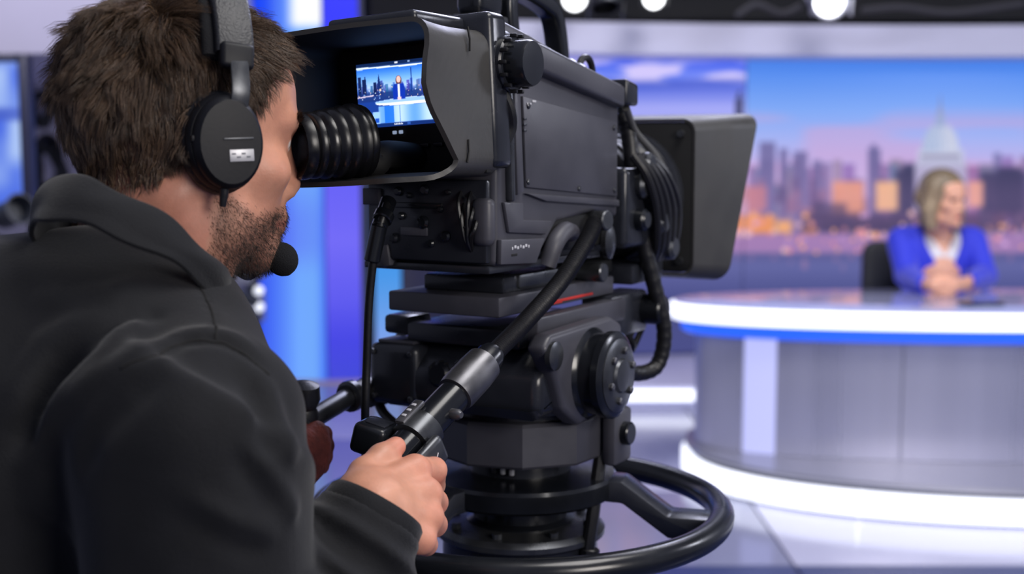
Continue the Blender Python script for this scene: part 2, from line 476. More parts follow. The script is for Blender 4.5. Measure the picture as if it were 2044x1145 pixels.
def flat_screen(name, x0, x1, z0, z1, y0, y1, nu, nv, fn, parent, mt=M_screen):
    """upright picture plane between two upright edges; fn takes picture units found by its own place on the plane"""
    off = np.array(parent.location)
    def pos(a, b): return np.stack([x0 + (x1 - x0) * a, y0 + (y1 - y0) * a, z0 + (z1 - z0) * b], 1) - off
    def colf(a, b):
        p = pos(a, b) + off; v = p - _C; q = v @ _W
        return fn(1022 + 2500 * (v @ _R) / q, 572.5 - 2500 * (v @ _U) / q)
    return grid_mesh(name, pos, nu, nv, mt, parent, colf)
X0 = float(at(1488, 300, WALL_Y)[0])
flat_screen('picture_panel', X0, 3.9, .13, 1.9, WALL_Y, WALL_Y, 330, 190, city, vw)
flat_screen('picture_panel', -.35, X0 - .004, .13, 1.9, WALL_Y - .30, WALL_Y - .002, 150, 130, cloudscreen, vw)
box_o('backing', (.85, .10, 1.0), (5.2, .12, 1.76), M_dark, vw)

# ------------------------------------------------------------------ glowing columns on the left
def led_a(u, v):
    t = np.clip((u - 515) / 135, 0, 1)
    c = np.stack([np.interp(t, [0, .25, .6, .85, 1], [52, 74, 112, 112, 74]), np.interp(t, [0, .25, .6, .85, 1], [84, 116, 168, 168, 120]), np.interp(t, [0, .25, .6, 1], [240, 248, 255, 248])], 1)
    w_ = (sstep(.35, .6, t) * sstep(-.99, -.9, -t) * (1 - sstep(40, 66, v)))[:, None]; c = c * (1 - w_) + 262. * w_
    k = (sstep(60, 75, v) * (1 - sstep(90, 150, v)))[:, None] * .6; c = c * (1 - k) + np.array([100, 190, 255]) * k
    k = ((1 - sstep(0, .3, t)) * (1 - sstep(80, 110, v)))[:, None] * .9; c = c * (1 - k) + np.array([20, 70, 250]) * k
    k = (sstep(330, 450, v) * (1 - sstep(480, 560, v)) * (1 - .6 * t))[:, None] * .6; c = c * (1 - k) + np.array([84, 92, 240]) * k
    return lin_arr(c) * 1.0
def led_b(u, v):
    c = np.stack([np.interp(v, [0, 100, 300, 480, 600, 680, 770], [22, 26, 90, 112, 92, 66, 62]), np.interp(v, [0, 100, 300, 480, 600, 680, 770], [34, 36, 86, 104, 88, 66, 70]), np.interp(v, [0, 100, 300, 480, 600, 770], [250, 252, 244, 246, 238, 214])], 1)
    return lin_arr(c)
def led_c(u, v):
    c = np.stack([np.interp(v, [300, 540, 640, 740], [64, 70, 110, 150]), np.interp(v, [300, 540, 640, 740], [130, 150, 160, 160]), np.interp(v, [300, 540, 740], [222, 232, 236])], 1)
    return lin_arr(c)
M_cas = mat('column_casing', lin(70, 72, 96), .5)
lc = thing('light_column', 'tall glowing blue and violet display column behind the operator', 'light column', (-1.12, 7.12, 0))
box_o('casing', (0, .07, 1.6), (.57, .10, 3.2), M_cas, lc)
box_o('plinth', (.0, .045, .01), (.60, .16, .02), mat('plinth_pale', lin(190, 170, 200), .4), lc)
xa, xb, xc = [float(at(p, 500, 7.08)[0]) for p in (513, 651, 718)]
flat_screen('display_panel', xa, xb - .006, .02, 3.2, 7.12, 7.08, 40, 160, led_a, lc)
flat_screen('display_panel', xb, xc, .02, 3.2, 7.08, 7.13, 20, 120, led_b, lc)
lc2 = thing('light_column', 'narrow pale blue display column seen left of the studio camera', 'light column', (float(at(772, 500, 7.6)[0]), 7.66, 0))
box_o('casing', (0, .05, 1.6), (.17, .08, 3.2), M_cas, lc2)
xa, xb = [float(at(p, 500, 7.6)[0]) for p in (748, 800)]
flat_screen('display_panel', xa, xb, .05, 3.2, 7.6, 7.6, 12, 60, led_c, lc2)
# upright posts between the columns
for px, wd, c in ((727, .05, lin(176, 160, 190)), (738, .035, lin(40, 50, 66))):
    p = at(px, 500, 7.5); struct(box_o('trim_%d' % (4 + (px > 730)), (p[0], 7.5, 1.6), (wd, .06, 3.2), mat('post_%d' % px, c, .5), bev=.005))

# ------------------------------------------------------------------ wall monitor on the left
def mon(u, v):
    P3 = np.stack([u * .03, v * .02, u * 0], 1).astype(np.float32)
    n = vnoise(P3, 1, 5) * .5 + .5
    c = np.stack([70 + 120 * n, 104 + 110 * n, 226 + 24 * n], 1)
    b = (1 - sstep(8, 18, np.abs(v - 228)))[:, None] * .7; c = c * (1 - b) + np.array([60, 84, 190]) * b
    return lin_arr(c)
mo = thing('wall_monitor', 'large dark framed monitor with blue picture at the left edge', 'monitor', (-2.0, 5.0, .85))
fr = mat('monitor_frame', lin(40, 42, 66), .4)
m0 = at(54, 108, 5.0); m1 = at(54, 440, 5.0)
zt, zb, xr = float(m0[2]), float(m1[2]), float(m0[0])
box_o('housing', (xr - .5 + 2.0, .035, (zt + zb) / 2 - .85), (1.0, .05, zt - zb), fr, mo, .006)
for nm, c, s in (('bezel', (xr - .018 + 2, 0, (zt + zb) / 2 - .85), (.036, .03, zt - zb)), ('bezel', (xr - .5 + 2, 0, zt - .016 - .85), (.92, .03, .032)), ('bezel', (xr - .5 + 2, 0, zb + .016 - .85), (.92, .03, .032))):
    box_o(nm, c, s, fr, mo, .003)
flat_screen('picture', xr - .95, xr - .036, zb + .03, zt - .03, 5.0, 5.0, 60, 60, mon, mo)
box_o('stand', (xr - .5 + 2, .05, -.40), (.10, .05, .86), fr, mo, .005)
box_o('foot', (xr - .5 + 2, .05, -.835), (.5, .3, .03), fr, mo, .005)

# coils of cable hanging on the wall behind the head
M_cab = mat('cable_black', lin(18, 20, 26), .5, bump=.1, bscale=300)
hooks = (('small dark coil of cable highest on the wall behind the head', 88, 140, 16, 22, 3), ('middle coil of cable hung on the wall behind the head', 80, 218, 18, 34, 4), ('largest thick bundle of coiled cable hung lowest on the wall', 92, 335, 34, 58, 7))
for lab, px, py, rw, rh, nl in hooks:
    c = at(px, py, 7.45); k = 7.45 / 2500
    t = thing('cable_coil', lab, 'cable', (float(c[0]), 7.45, float(c[2])), group='cable coils on the wall')
    for i in range(nl):
        bm = nb(); ph = rng.uniform(0, 6)
        pts = [((rw * k) * (1 - .07 * i) * math.cos(a) * (1 + .14 * math.sin(3 * a + ph)), .02 * math.sin(2 * a + ph) + .025 * (i % 3), (rh * k) * (1 - .06 * i) * math.sin(a) * (1 + .1 * math.sin(2 * a + ph))) for a in np.linspace(0, 2 * PI, 28, endpoint=False)]
        b_tube(bm, pts, .019, 6, closed=True); obj('loop', bm, M_cab, t)
    bm = nb(); b_cyl(bm, (0, .24, rh * k * .9), (0, -.03, rh * k * .9), .012, 10); obj('hook', bm, fr, t)

# equipment rack glimpsed under the chin
rk = thing('equipment_rack', 'grey equipment rack with small white lamps below the headset microphone', 'rack', (-1.33, 5.6, 0))
M_rack = mat('rack_grey', lin(120, 122, 140), .5); M_rackd = mat('rack_dark', lin(30, 34, 44), .5)
for dx in (-.2, .0, .165):
    box_o('post', (dx, 0, .8), (.05, .05, 1.6), M_rackd, rk, .004)
for z in (.25, .6, .80, .97, 1.16, 1.4):
    bm = nb(); b_box(bm, (-.02, .1, z), (.38, .30, .14), .005); u_ = obj('unit', bm, M_rack, rk)
    for kx in (-.13, .06): box_o('vent', (kx, -.052, z + .02), (.08, .01, .05), M_rackd, u_)
for px, py in ((447, 556), (516, 580), (517, 613)):
    p = at(px, py, 5.53); bm = nb(); b_lathe(bm, [(.001, -.02), (.02, -.018), (.022, 0), (.016, .012), (.001, .016)], 16, axis_M((p[0] + 1.33, p[1] - 5.6, p[2]), (0, -1, 0)))
    obj('indicator_lamp', bm, mat('indicator', (.8, .8, .8), .4, emit=(.75, .8, .9), es=.8), rk)
# small dark camera standing before the rack
p = at(474, 592, 4.6)
cc = thing('compact_camera_stand', 'small dark camera on a thin stand between collar and glowing column', 'camera', (float(p[0]), 4.6, 0))
z0 = float(p[2])
bm = nb(); b_box(bm, (0, 0, z0), (.06, .10, .05), .008); obj('body', bm, M_rackd, cc)
bm = nb(); b_cyl(bm, (.025, -.02, z0 - .002), (.075, -.05, z0 - .014), .020, 16); obj('lens', bm, M_rackd, cc)
bm = nb(); b_cyl(bm, (0, 0, z0 - .02), (0, 0, .30), .010, 10); obj('pole', bm, M_rackd, cc)
for a in (0, 2.1, 4.2):
    bm = nb(); b_cyl(bm, (0, 0, .34), (.24 * math.cos(a), .24 * math.sin(a), 0.006), .007, 8); obj('leg', bm, M_rackd, cc)
# dark floor light before the monitor
p = at(22, 425, 4.3)
dk = thing('stage_light', 'dark stage light on a stand in front of the left monitor', 'lamp', (float(p[0]), 4.3, 0)); z0 = float(p[2])
bm = nb(); b_lathe(bm, [(.03, -.06), (.045, -.05), (.045, .05), (.055, .07), (.048, .07), (.03, .02)], 20, axis_M((0, 0, z0), (.6, -.5, .2))); obj('housing', bm, M_rackd, dk)
bm = nb(); b_tube(bm, smooth_path([(-.06, 0, z0), (-.06, 0, z0 - .07), (0, 0, z0 - .085), (.06, 0, z0 - .07), (.06, 0, z0)], 5), .007, 8); obj('yoke', bm, M_rackd, dk)
bm = nb(); b_cyl(bm, (0, 0, z0 - .085), (0, 0, .3), .012, 12); obj('pole', bm, M_rackd, dk)
for a in (.3, 2.4, 4.5):
    bm = nb(); b_cyl(bm, (0, 0, .34), (.25 * math.cos(a), .25 * math.sin(a), 0.008), .009, 8); obj('leg', bm, M_rackd, dk)

# ------------------------------------------------------------------ studio lamps hung above the fascia
M_lampb = mat('lamp_black', lin(20, 21, 27), .45); M_lampw = mat('lamp_white', lin(168, 168, 182), .45)
M_lens = mat('lamp_lens', (.9, .9, .9), .3, emit=(.95, .97, 1.0), es=5.0)
def studio_lamp(label, px, py, Y, r, body, lit, aim=(0, -1, -.25)):
    p = at(px, py, Y); d = Vector(aim).normalized()
    t = thing('studio_lamp', label, 'lamp', tuple(float(x) for x in p), group='studio lamps on the lighting grid')
    bm = nb(); b_lathe(bm, [(r * .55, -r * 2.6), (r * .95, -r * 2.4), (r * 1.0, -.2 * r), (r * 1.18, 0), (r * 1.18, r * .35), (r * 1.02, r * .35), (r * .98, .02 * r), (r * .97, -.4 * r)], 28, axis_M((0, 0, 0), d)); obj('housing', bm, body, t)
    if lit:
        bm = nb(); b_lathe(bm, [(.001, r * .10), (r * .6, r * .06), (r * .96, 0), (r * .96, -r * .1), (.001, -r * .1)], 28, axis_M(d * (r * .12), d), cap=False); obj('lens', bm, M_lens, t)
    S = Vector((1, 0, 0))
    for s in (-1, 1):
        q = d.cross(S).normalized()
        bm = nb(); b_box(bm, (0, 0, 0), (r * .06, r * .9, r * 1.6), .002, M=Matrix.Translation(S * s * r * 1.25 + d * r * .7) @ Matrix(((1, 0, 0), (0, d.y, q.y), (0, d.z, q.z))).to_4x4()); obj('barn_door', bm, body, t)
    bm = nb(); b_tube(bm, smooth_path([S * r * 1.3 - d * r, S * r * 1.3 - d * r + Vector((0, 0, r * 1.5)), Vector((0, 0, r * 1.9)) - d * r, -S * r * 1.3 - d * r + Vector((0, 0, r * 1.5)), -S * r * 1.3 - d * r], 5), r * .1, 8); obj('yoke', bm, body, t)
    bm = nb(); b_cyl(bm, Vector((0, 0, r * 1.9)) - d * r, Vector((0, 0, 4.05 - p[2])) - d * r, r * .14, 10); obj('hanger', bm, body, t)
    return t
studio_lamp('lit studio lamp above the camera handle', 1147, -3, 6.4, .058, M_lampb, True)
studio_lamp('smaller lit studio lamp between the black lamp and white lamp', 1305, -4, 6.4, .05, M_lampb, True)
studio_lamp('large white bodied lit studio lamp above the video wall', 1655, 2, 6.3, .075, M_lampw, True)
studio_lamp('black unlit studio lamp hanging in front of the fascia', 1207, 8, 4.6, .05, M_lampb, False, (.1, -.5, -1))
# dark grid pipes
gp = thing('lighting_grid', 'dark pipes of the lighting grid above the video wall', 'lighting grid', (2.0, 6.45, 2.42))
for dy, dz in ((0, 0), (.35, .05), (-.4, .6)):
    bm = nb(); b_cyl(bm, (-2.3, dy, dz), (2.4, dy, dz), .024, 12); obj('pipe', bm, M_lampb, gp)
for x in (-2.2, 0, 2.2):
    bm = nb(); b_cyl(bm, (x, .0, 0), (x, .0, 1.62), .012, 8); obj('hanger', bm, M_lampb, gp)
# draped pale cable bundles on the grid
for pa in ([(1470, 30), (1510, 8), (1560, 26), (1600, 10)], [(1720, 20), (1800, 14), (1900, 24), (2044, 6)]):
    bm = nb(); b_tube(bm, smooth_path([at(a, b, 6.45) - np.array([2.0, 6.45, 2.42]) for a, b in pa], 6), .014, 8); obj('draped_cable', bm, mat('cable_pale', lin(54, 53, 60), .6), gp)

# ================================================================== NEWS DESK
DX, DY = 2.2, 5.02
M_top = mat('desk_top_gloss', lin(168, 170, 205), .07, coat=.6)
M_brushed = mat('desk_brushed_metal', lin(206, 206, 226), .30, .62, var=.08, vscale=6, stretch=(1, 1, .02), rvar=.06, aniso=.5)
M_ledge = mat('desk_ledge', lin(150, 150, 164), .3, .5)
M_kick = mat('desk_dark_band', lin(70, 70, 84), .4)
desk = thing('news_desk', 'curved brushed metal news desk with glowing white rim and blue underline', 'desk', (DX, DY, 0))
def ell(a, b, t, p=2.25):
    c, s = math.cos(t), math.sin(t)
    return a * math.copysign(abs(c) ** (2 / p), c), b * math.copysign(abs(s) ** (2 / p), s)
def ering(name, prof, m, t0=0, t1=2 * PI, n=96, parent=desk, closed=True, smooth=40):
    """profile of (a, b, z) swept round the desk's oval"""
    bm = nb(); rows = []
    N = n if closed else n + 1
    for i in range(N):
        t = t0 + (t1 - t0) * i / n
        rows.append([bm.verts.new((*ell(a, b, t), z)) for a, b, z in prof])
    for i in range(n):
        A = rows[i]; B = rows[(i + 1) % N]
        for k in range(len(prof) - 1): bm.faces.new((A[k], B[k], B[k + 1], A[k + 1]))
    if closed:
        bm.faces.new([r[0] for r in rows]); bm.faces.new([r[-1] for r in reversed(rows)])
    else:
        for k in (0, -1): bm.faces.new(rows[k])
    return obj(name, bm, m, parent, smooth)
ering('desk_top', [(1.40, .28, .690), (1.53, .41, .692), (1.545, .425, .70), (1.545, .425, .716), (1.53, .41, .722), (1.2, .2, .722)], M_top)
ering('rim_light', [(1.50, .37, .648), (1.555, .435, .650), (1.562, .442, .658), (1.562, .442, .706), (1.550, .43, .714), (1.50, .37, .689)], M_ledw)
ering('blue_underlight', [(1.44, .32, .594), (1.50, .385, .596), (1.515, .40, .606), (1.515, .40, .647), (1.44, .32, .647)], M_ledb)
# front panels, each its own sheet of metal
edges = [PI * 1.0 - .5, PI * 1.0 + .02, PI + .50, PI + .66, PI + 1.10, PI + 1.60, PI + 2.10, PI + 2.60, PI * 2 + .02]
for i, (a, b) in enumerate(zip(edges, edges[1:])):
    lit = i == 2
    ering('light_panel' if lit else 'front_panel', [(1.40, .32, .142), (1.455, .375, .142), (1.455, .375, .595), (1.40, .32, .595), (1.40, .32, .142)], mat('led_lavender', (.2, .2, .26), .4, emit=(.52, .55, 1.0), es=.85) if lit else M_brushed, a + .0015, b - .0015, 24, closed=False)
ering('core', [(1.39, .31, .02), (1.39, .31, .61)], M_kick)
ering('ledge', [(1.38, .30, .120), (1.485, .765, .120), (1.49, .77, .126), (1.485, .765, .138), (1.38, .30, .141)], M_ledge)
ering('dark_band', [(1.38, .30, .100), (1.47, .75, .100), (1.47, .75, .119), (1.38, .30, .119)], M_kick)
for i in range(10):
    a = PI - .4 + i * .44
    ering('base_light_panel', [(1.36, .65, .012), (1.485, .775, .012), (1.50, .79, .02), (1.50, .79, .092), (1.485, .775, .099), (1.36, .65, .099), (1.36, .65, .012)], M_ledw, a + .0015, a + .4385, 16, closed=False)
ering('skirting', [(1.38, .30, 0.0), (1.46, .75, 0.0), (1.46, .75, .011), (1.38, .30, .011)], M_kick)

# things on the desk
p = at(1925, 596, 5.0)
bm = nb(); b_box(bm, (0, 0, .006), (.16, .07, .012), .004); o = tag(obj('phone', bm, mat('phone_black', lin(20, 22, 30), .2)), 'dark handset lying on the desk before the folded hands', 'phone'); o.location = (float(p[0]), 4.82, .7225); o.rotation_euler = (0, 0, .2)

# ================================================================== CHAIR AND NEWS PRESENTER
AX, AY = float(at(1872, 500, 5.35)[0]), 5.62
M_chair = mat('chair_black', lin(24, 26, 32), .5, bump=.1, bscale=150)
ch = thing('office_chair', 'black upholstered office chair behind the presenter', 'chair', (AX + .055, AY + .05, 0))
b = nb(); b_prism(b, rrect(.185, .20, .06), .17, .23, 'y', .012); bk = obj('backrest', b, M_chair, ch); bk.location = (-.045, 0, .70)
b = nb(); b_prism(b, rrect(.25, .24, .08), .43, .50, 'z', .015); obj('seat', b, M_chair, ch)
b = nb(); b_cyl(b, (0, 0, .10), (0, 0, .43), .028, 16); obj('gas_lift', b, M_lampb, ch)
for s in (-1, 1):
    b = nb(); b_tube(b, smooth_path([(s * .24, .14, .47), (s * .29, .12, .52), (s * .29, .08, .66), (s * .28, -.10, .67)], 6), .014, 8); obj('armrest', b, M_chair, ch)
for i in range(5):
    a = 2 * PI * i / 5
    b = nb(); b_cyl(b, (0, 0, .11), (.28 * math.cos(a), .28 * math.sin(a), .07), .022, 10, .014); l = obj('foot_spoke', b, M_lampb, ch)
    b = nb(); b_cyl(b, (.28 * math.cos(a) - .015 * math.sin(a), .28 * math.sin(a) + .015 * math.cos(a), .028), (.28 * math.cos(a) + .015 * math.sin(a), .28 * math.sin(a) - .015 * math.cos(a), .028), .028, 14); obj('caster', b, M_lampb, l)
b = nb(); b_tube(b, [(0, .13, .46), (0, .21, .48), (-.02, .225, .62)], .02, 8); obj('back_support', b, M_lampb, ch)

def head_sdf(q, jaw=1., neck=None):
    """head in its own frame: x right, y forward, z up, eyes at z 0"""
    d = s_ell(q, (0, -.014, .036), (.076, .099, .084))
    d = smin(d, s_ell(q, (0, -.045, .01), (.068, .062, .068)), .03)
    d = smin(d, s_ell(q, (0, .038, -.035), (.060 * jaw, .052, .082)), .035)
    d = smin(d, s_ell(q, (0, .052, .045), (.058, .036, .040)), .03)
    for s in (-1, 1):
        d = smin(d, s_cone(q, (s * .056 * jaw, .000, -.045), (s * .046 * jaw, .022, -.084), .017, .016), .025)
        d = smin(d, s_cone(q, (s * .046 * jaw, .022, -.084), (0, .068, -.101), .016, .016), .025)
        d = smin(d, s_ell(q, (s * .046, .062, -.028), (.018, .018, .014)), .022)
        d = smin(d, s_cone(q, (s * .012, .090, .020), (s * .044, .074, .020), .009, .009), .016)
        d = smax(d, -s_ell(q, (s * .032, .100, .000), (.017, .017, .010)), .012)
        d = smin(d, s_ell(q, (s * .032, .074, .0), (.0125, .0125, .0125)), .002)
        d = smin(d, s_cone(q, (s * .018, .086, .0075), (s * .044, .076, .0055), .0035, .0035), .005)
        e = s_ell(q, (s * .083, -.012, -.006), (.009, .019, .032)); e = smax(e, -s_ell(q, (s * .094, -.008, -.004), (.010, .012, .022)), .006)
        d = smin(d, e, .008)
        d = smin(d, s_ell(q, (s * .012, .092, -.044), (.0085, .0115, .0085)), .008)
    d = smin(d, s_ell(q, (0, .075, -.103), (.020 * jaw, .016, .016)), .02)
    d = smin(d, s_cone(q, (0, .086, .012), (0, .102, -.036), .007, .0105), .012)
    d = smin(d, s_cone(q, (-.016, .089, -.070), (.016, .089, -.070), .0062), .006)
    d = smin(d, s_cone(q, (-.014, .088, -.080), (.014, .088, -.080), .0072), .005)
    d = smin(d, s_ell(q, (0, .082, -.062), (.022, .012, .018)), .012)
    return d
def frame(yaw, pitch=0., roll=0.):
    """columns are the head's right, forward and up in the world; yaw from +y towards +x, pitch bows forward"""
    M = Matrix.Rotation(-yaw, 3, 'Z') @ Matrix.Rotation(-pitch, 3, 'X') @ Matrix.Rotation(roll, 3, 'Y')
    return np.array(M, np.float32)

M_skin = mat('skin', (.6, .4, .3), .46, attr='col', sss=.12, var=.10, vscale=60, bump=.12, bscale=500)
M_blazer = mat('blazer_blue', lin(44, 56, 206), .75, sheen=.3, bump=.1, bscale=300)
M_blouse = mat('blouse_white', lin(232, 228, 232), .7)
M_blond = mat('hair_blond', lin(150, 130, 104), .45, attr='col')

A0 = np.array([AX, AY, 0], np.float32)
hcA = np.array(at(1884, 397, 5.50), np.float32)
MA = frame(math.radians(180 - 28), math.radians(2))
SA = .98
shz = float(hcA[2]) - .160
sx = AX + .075
shL = np.array([sx - .165, AY - .03, shz], np.float32); shR = np.array([sx + .165, AY - .03, shz], np.float32)
elL = np.array([sx - .160, AY - .13, .775], np.float32); elR = np.array([sx + .185, AY - .13, .775], np.float32)
haL = np.array([sx - .185, AY - .50, .762], np.float32); haR = np.array([sx - .075, AY - .50, .760], np.float32)
def anchor_torso(P, r=0.):
    d = s_cone(P, (sx, AY, .60), (sx, AY - .01, shz - .10), .125, .135)
    q = P.copy(); q[:, 1] = (q[:, 1] - AY) * 1.25 + AY
    d = smin(s_cone(q, (sx, AY, .58), (sx, AY - .02, shz - .11), .135, .145), s_cone(q, shL + (.03, .0, -.025), shR + (-.03, .0, -.025), .058, .058), .07)
    for s, e, h in ((shL, elL, haL), (shR, elR, haR)):
        d = smin(d, s_chain(P, [s + np.array([0, 0, -.03], np.float32), e, h + (e - h) * .22], [.058, .050, .034], .02), .03)
    return d - r
def anchor_blazer(P):
    d = anchor_torso(P) + .0012 * vnoise(P, 28, 2)
    q = P - np.array([sx + .01, AY - .16, 0], np.float32)
    # open front: a long narrow V that stops at the folded hands
    v = np.abs(q[:, 0]) - (.036 + .045 * sstep(.80, shz - .02, P[:, 2]))
    v = np.maximum(v, P[:, 1] - (AY - .03))
    d = smax(d, -v, .004)
    d = np.maximum(d, -(s_cone(P, (sx, AY - .01, shz - .02), hcA, .058, .058)))
    return d
def anchor_shirt(P):
    d = anchor_torso(P, -.012)
    d = smax(d, np.abs(P[:, 0] - sx - .01) - .10, .01)
    d = smax(d, P[:, 2] - (shz - .085 + np.abs(P[:, 0] - sx - .01) * 1.5), .004)
    return smax(d, .62 - P[:, 2], .01)
def anchor_body(P):
    q = ((P - hcA) @ MA) / SA
    d = head_sdf(q, .92) * SA
    d = smin(d, s_cone(P, hcA + MA @ np.array([0, -.02, -.07], np.float32), (sx, AY, shz - .03), .050, .052), .03)
    ch = s_cone(P, (sx, AY - .0, shz - .06), (sx, AY - .02, shz - .16), .10, .12)
    d = smin(d, ch, .04)
    for s, e, h, o in ((shL, elL, haL, 1), (shR, elR, haR, -1)):
        wr = h + (e - h) * .25
        d = smin(d, s_cone(P, e, wr, .032, .024), .01)
        d = smin(d, s_cone(P, wr, h + np.array([o * .02, -.012, .006], np.float32), .024, .030), .02)
        for k in range(4):
            a = h + np.array([o * .03, -.028, .028 - .017 * k], np.float32)
            d = smin(d, s_chain(P, [a, a + np.array([o * .035, -.012, 0], np.float32), a + np.array([o * .055, .012, -.002], np.float32)], [.011, .010, .009]), .006)
        d = smin(d, s_chain(P, [wr + np.array([0, 0, .012], np.float32), h + np.array([o * .03, .0, .038], np.float32), h + np.array([o * .055, -.006, .042], np.float32)], [.014, .012, .010]), .01)
    d = smin(d, s_chain(P, [(sx, AY, .62), (sx, AY, shz - .1)], [.11, .11]), .02)
    for s in (-1, 1):
        d = smin(d, s_chain(P, [(sx + s * .09, AY + .0, .56), (sx + s * .10, AY - .42, .54), (sx + s * .10, AY - .40, .07)], [.075, .058, .04], .02), .02)
        d = smin(d, s_cone(P, (sx + s * .10, AY - .40, .045), (sx + s * .10, AY - .55, .035), .035, .028), .02)
    return d
v, f = surface(anchor_body, (sx - .32, AY - .68, -.01), (sx + .32, AY + .2, hcA[2] + .17), .0075)
q = ((v - hcA) @ MA) / SA
c = np.tile(np.array(lin(226, 168, 140)), (len(v), 1))
c[(v[:, 2] < .61)] = lin(24, 26, 34)
lip = (np.hypot(q[:, 0] / .02, (q[:, 2] + .075) / .010) < 1) & (q[:, 1] > .07); c[lip] = lin(176, 84, 84)
eye = (np.hypot((np.abs(q[:, 0]) - .032) / .013, q[:, 2] / .008) < 1) & (q[:, 1] > .06); c[eye] = lin(60, 44, 40)
pn = tag(arrmesh('person', v, f, M_skin, None, 180, c), 'seated person in royal blue blazer and white top with hands folded on desk', 'person')
v, f = surface(anchor_blazer, (sx - .34, AY - .56, .55), (sx + .34, AY + .2, shz + .1), .007)
arrmesh('blazer', v, f, M_blazer, pn)
v, f = surface(anchor_shirt, (sx - .2, AY - .3, .58), (sx + .2, AY + .1, shz + .1), .007)
arrmesh('blouse', v, f, M_blouse, pn)
def anchor_hair(P):
    q = ((P - hcA) @ MA) / SA
    d = s_ell(q, (0, -.02, .04), (.090, .110, .098))
    for s in (-1, 1):
        d = smin(d, s_chain(q, [(s * .066, -.01, .05), (s * .084, .0, -.05), (s * .078, .012, -.13)], [.034, .032, .022], .02), .03)
    d = smin(d, s_chain(q, [(-.05, -.07, .0), (0, -.09, -.02), (.05, -.07, .0)], [.04, .045, .04], .02), .03)
    d = smin(d, s_chain(q, [(-.055, -.05, -.10), (0, -.075, -.105), (.055, -.05, -.10)], [.03, .03, .03], .02), .05)
    d = smax(d, -s_ell(q, (.004, .10, -.03), (.060, .085, .100)), .012)
    d = smax(d, -.135 - q[:, 2], .015)
    return (d + .0028 * np.sin(q[:, 0] * 260 + q[:, 1] * 190 + 3 * vnoise(q, 30, 4)) * sstep(.1, .0, q[:, 2])) * SA
v, f = surface(anchor_hair, hcA - .2, hcA + .2, .005)
t = .5 + .5 * vnoise(((v - hcA) @ MA) * np.array([1, 1, .15], np.float32), 90, 8)
top_ = sstep(.0, .12, ((v - hcA) @ MA)[:, 2])
c = np.array(lin(176, 156, 126)) * t[:, None] + np.array(lin(118, 98, 76)) * (1 - t[:, None]); c *= (1 - .45 * top_[:, None])
arrmesh('hair', v, f, M_blond, pn, 180, c)

# ================================================================== CAMERA PEDESTAL (its frame: x right, y towards the set)
TH = math.radians(30)
OX, OY = .01, 1.5
M_blk = mat('paint_black', lin(36, 38, 45), .28, var=.25, vscale=14, rvar=.12, bump=.06, bscale=90)
M_blk2 = mat('paint_black_gloss', lin(22, 24, 29), .22, var=.25, vscale=10, rvar=.1, bump=.03, bscale=60)
M_grey = mat('paint_charcoal', lin(66, 66, 74), .42, var=.16, vscale=12, rvar=.1, bump=.06, bscale=120)
M_rub = mat('rubber_black', lin(22, 22, 25), .42, var=.2, vscale=30, bump=.15, bscale=200)
M_hood = mat('hood_rubber', lin(57, 56, 55), .5, var=.12, vscale=14, rvar=.1, bump=.12, bscale=160)
M_alu = mat('metal_worn', lin(112, 112, 116), .42, .85, var=.2, vscale=30, rvar=.1, bump=.06, bscale=150)
M_gun = mat('metal_gunmetal', lin(86, 88, 92), .35, .8, var=.2, vscale=30, rvar=.12)
M_red = mat('tape_red', lin(196, 44, 34), .5)
M_print = mat('print_white', lin(190, 190, 196), .6)
M_wood = mat('void_black', lin(6, 6, 8), .7)
def disc(bm, prof, n=48): b_lathe(bm, prof, n)
ped = thing('camera_pedestal', 'black studio camera pedestal with pan head and large steering ring', 'pedestal', (OX, OY, 0), -TH)
# hidden lower part down to the floor
bm = nb(); disc(bm, [(.20, .06), (.29, .07), (.32, .12), (.30, .17), (.14, .24), (.115, .27), (.10, .30), (.095, .842)]); obj('column_base', bm, M_blk, ped)
for i in range(3):
    a = 2 * PI * i / 3 + .3
    bm = nb(); b_cyl(bm, (.24 * math.cos(a) - .02 * math.sin(a), .24 * math.sin(a) + .02 * math.cos(a), .05), (.24 * math.cos(a) + .02 * math.sin(a), .24 * math.sin(a) - .02 * math.cos(a), .05), .05, 20); obj('wheel', bm, M_rub, ped)
# flange, column, hub
bm = nb(); disc(bm, [(.095, .838), (.100, .841), (.104, .844), (.104, .850), (.098, .856), (.070, .858), (.06, .860)], 64); fl = obj('flange', bm, M_gun, ped)
for i in range(8):
    a = 2 * PI * i / 8 + .2; bm = nb(); b_cyl(bm, (.086 * math.cos(a), .086 * math.sin(a), .854), (.086 * math.cos(a), .086 * math.sin(a), .863), .006, 8); obj('bolt', bm, M_gun, fl)
bm = nb(); disc(bm, [(.066, .853), (.066, .860), (.0575, .864), (.0575, .894), (.064, .90)], 56); obj('column', bm, M_blk2, ped)
bm = nb(); disc(bm, [(.08, .890), (.112, .892), (.1175, .896), (.1175, .915), (.1145, .919), (.075, .921), (.07, .922)], 64); hub = obj('hub', bm, M_blk2, ped)
# wide lug on the hub to the right, towards the spoke
bm = nb(); disc(bm, [(.062, .919), (.062, .942), (.084, .946), (.084, .95)], 56); obj('neck', bm, M_blk, ped)
p = None
for i, dx in enumerate((-.018, -.006, .006)):
    bm = nb(); b_box(bm, (.018 + dx, -.062, .931), (.005, .005, .007), .001); obj('neck_mark', bm, M_print if i else M_gun, hub)
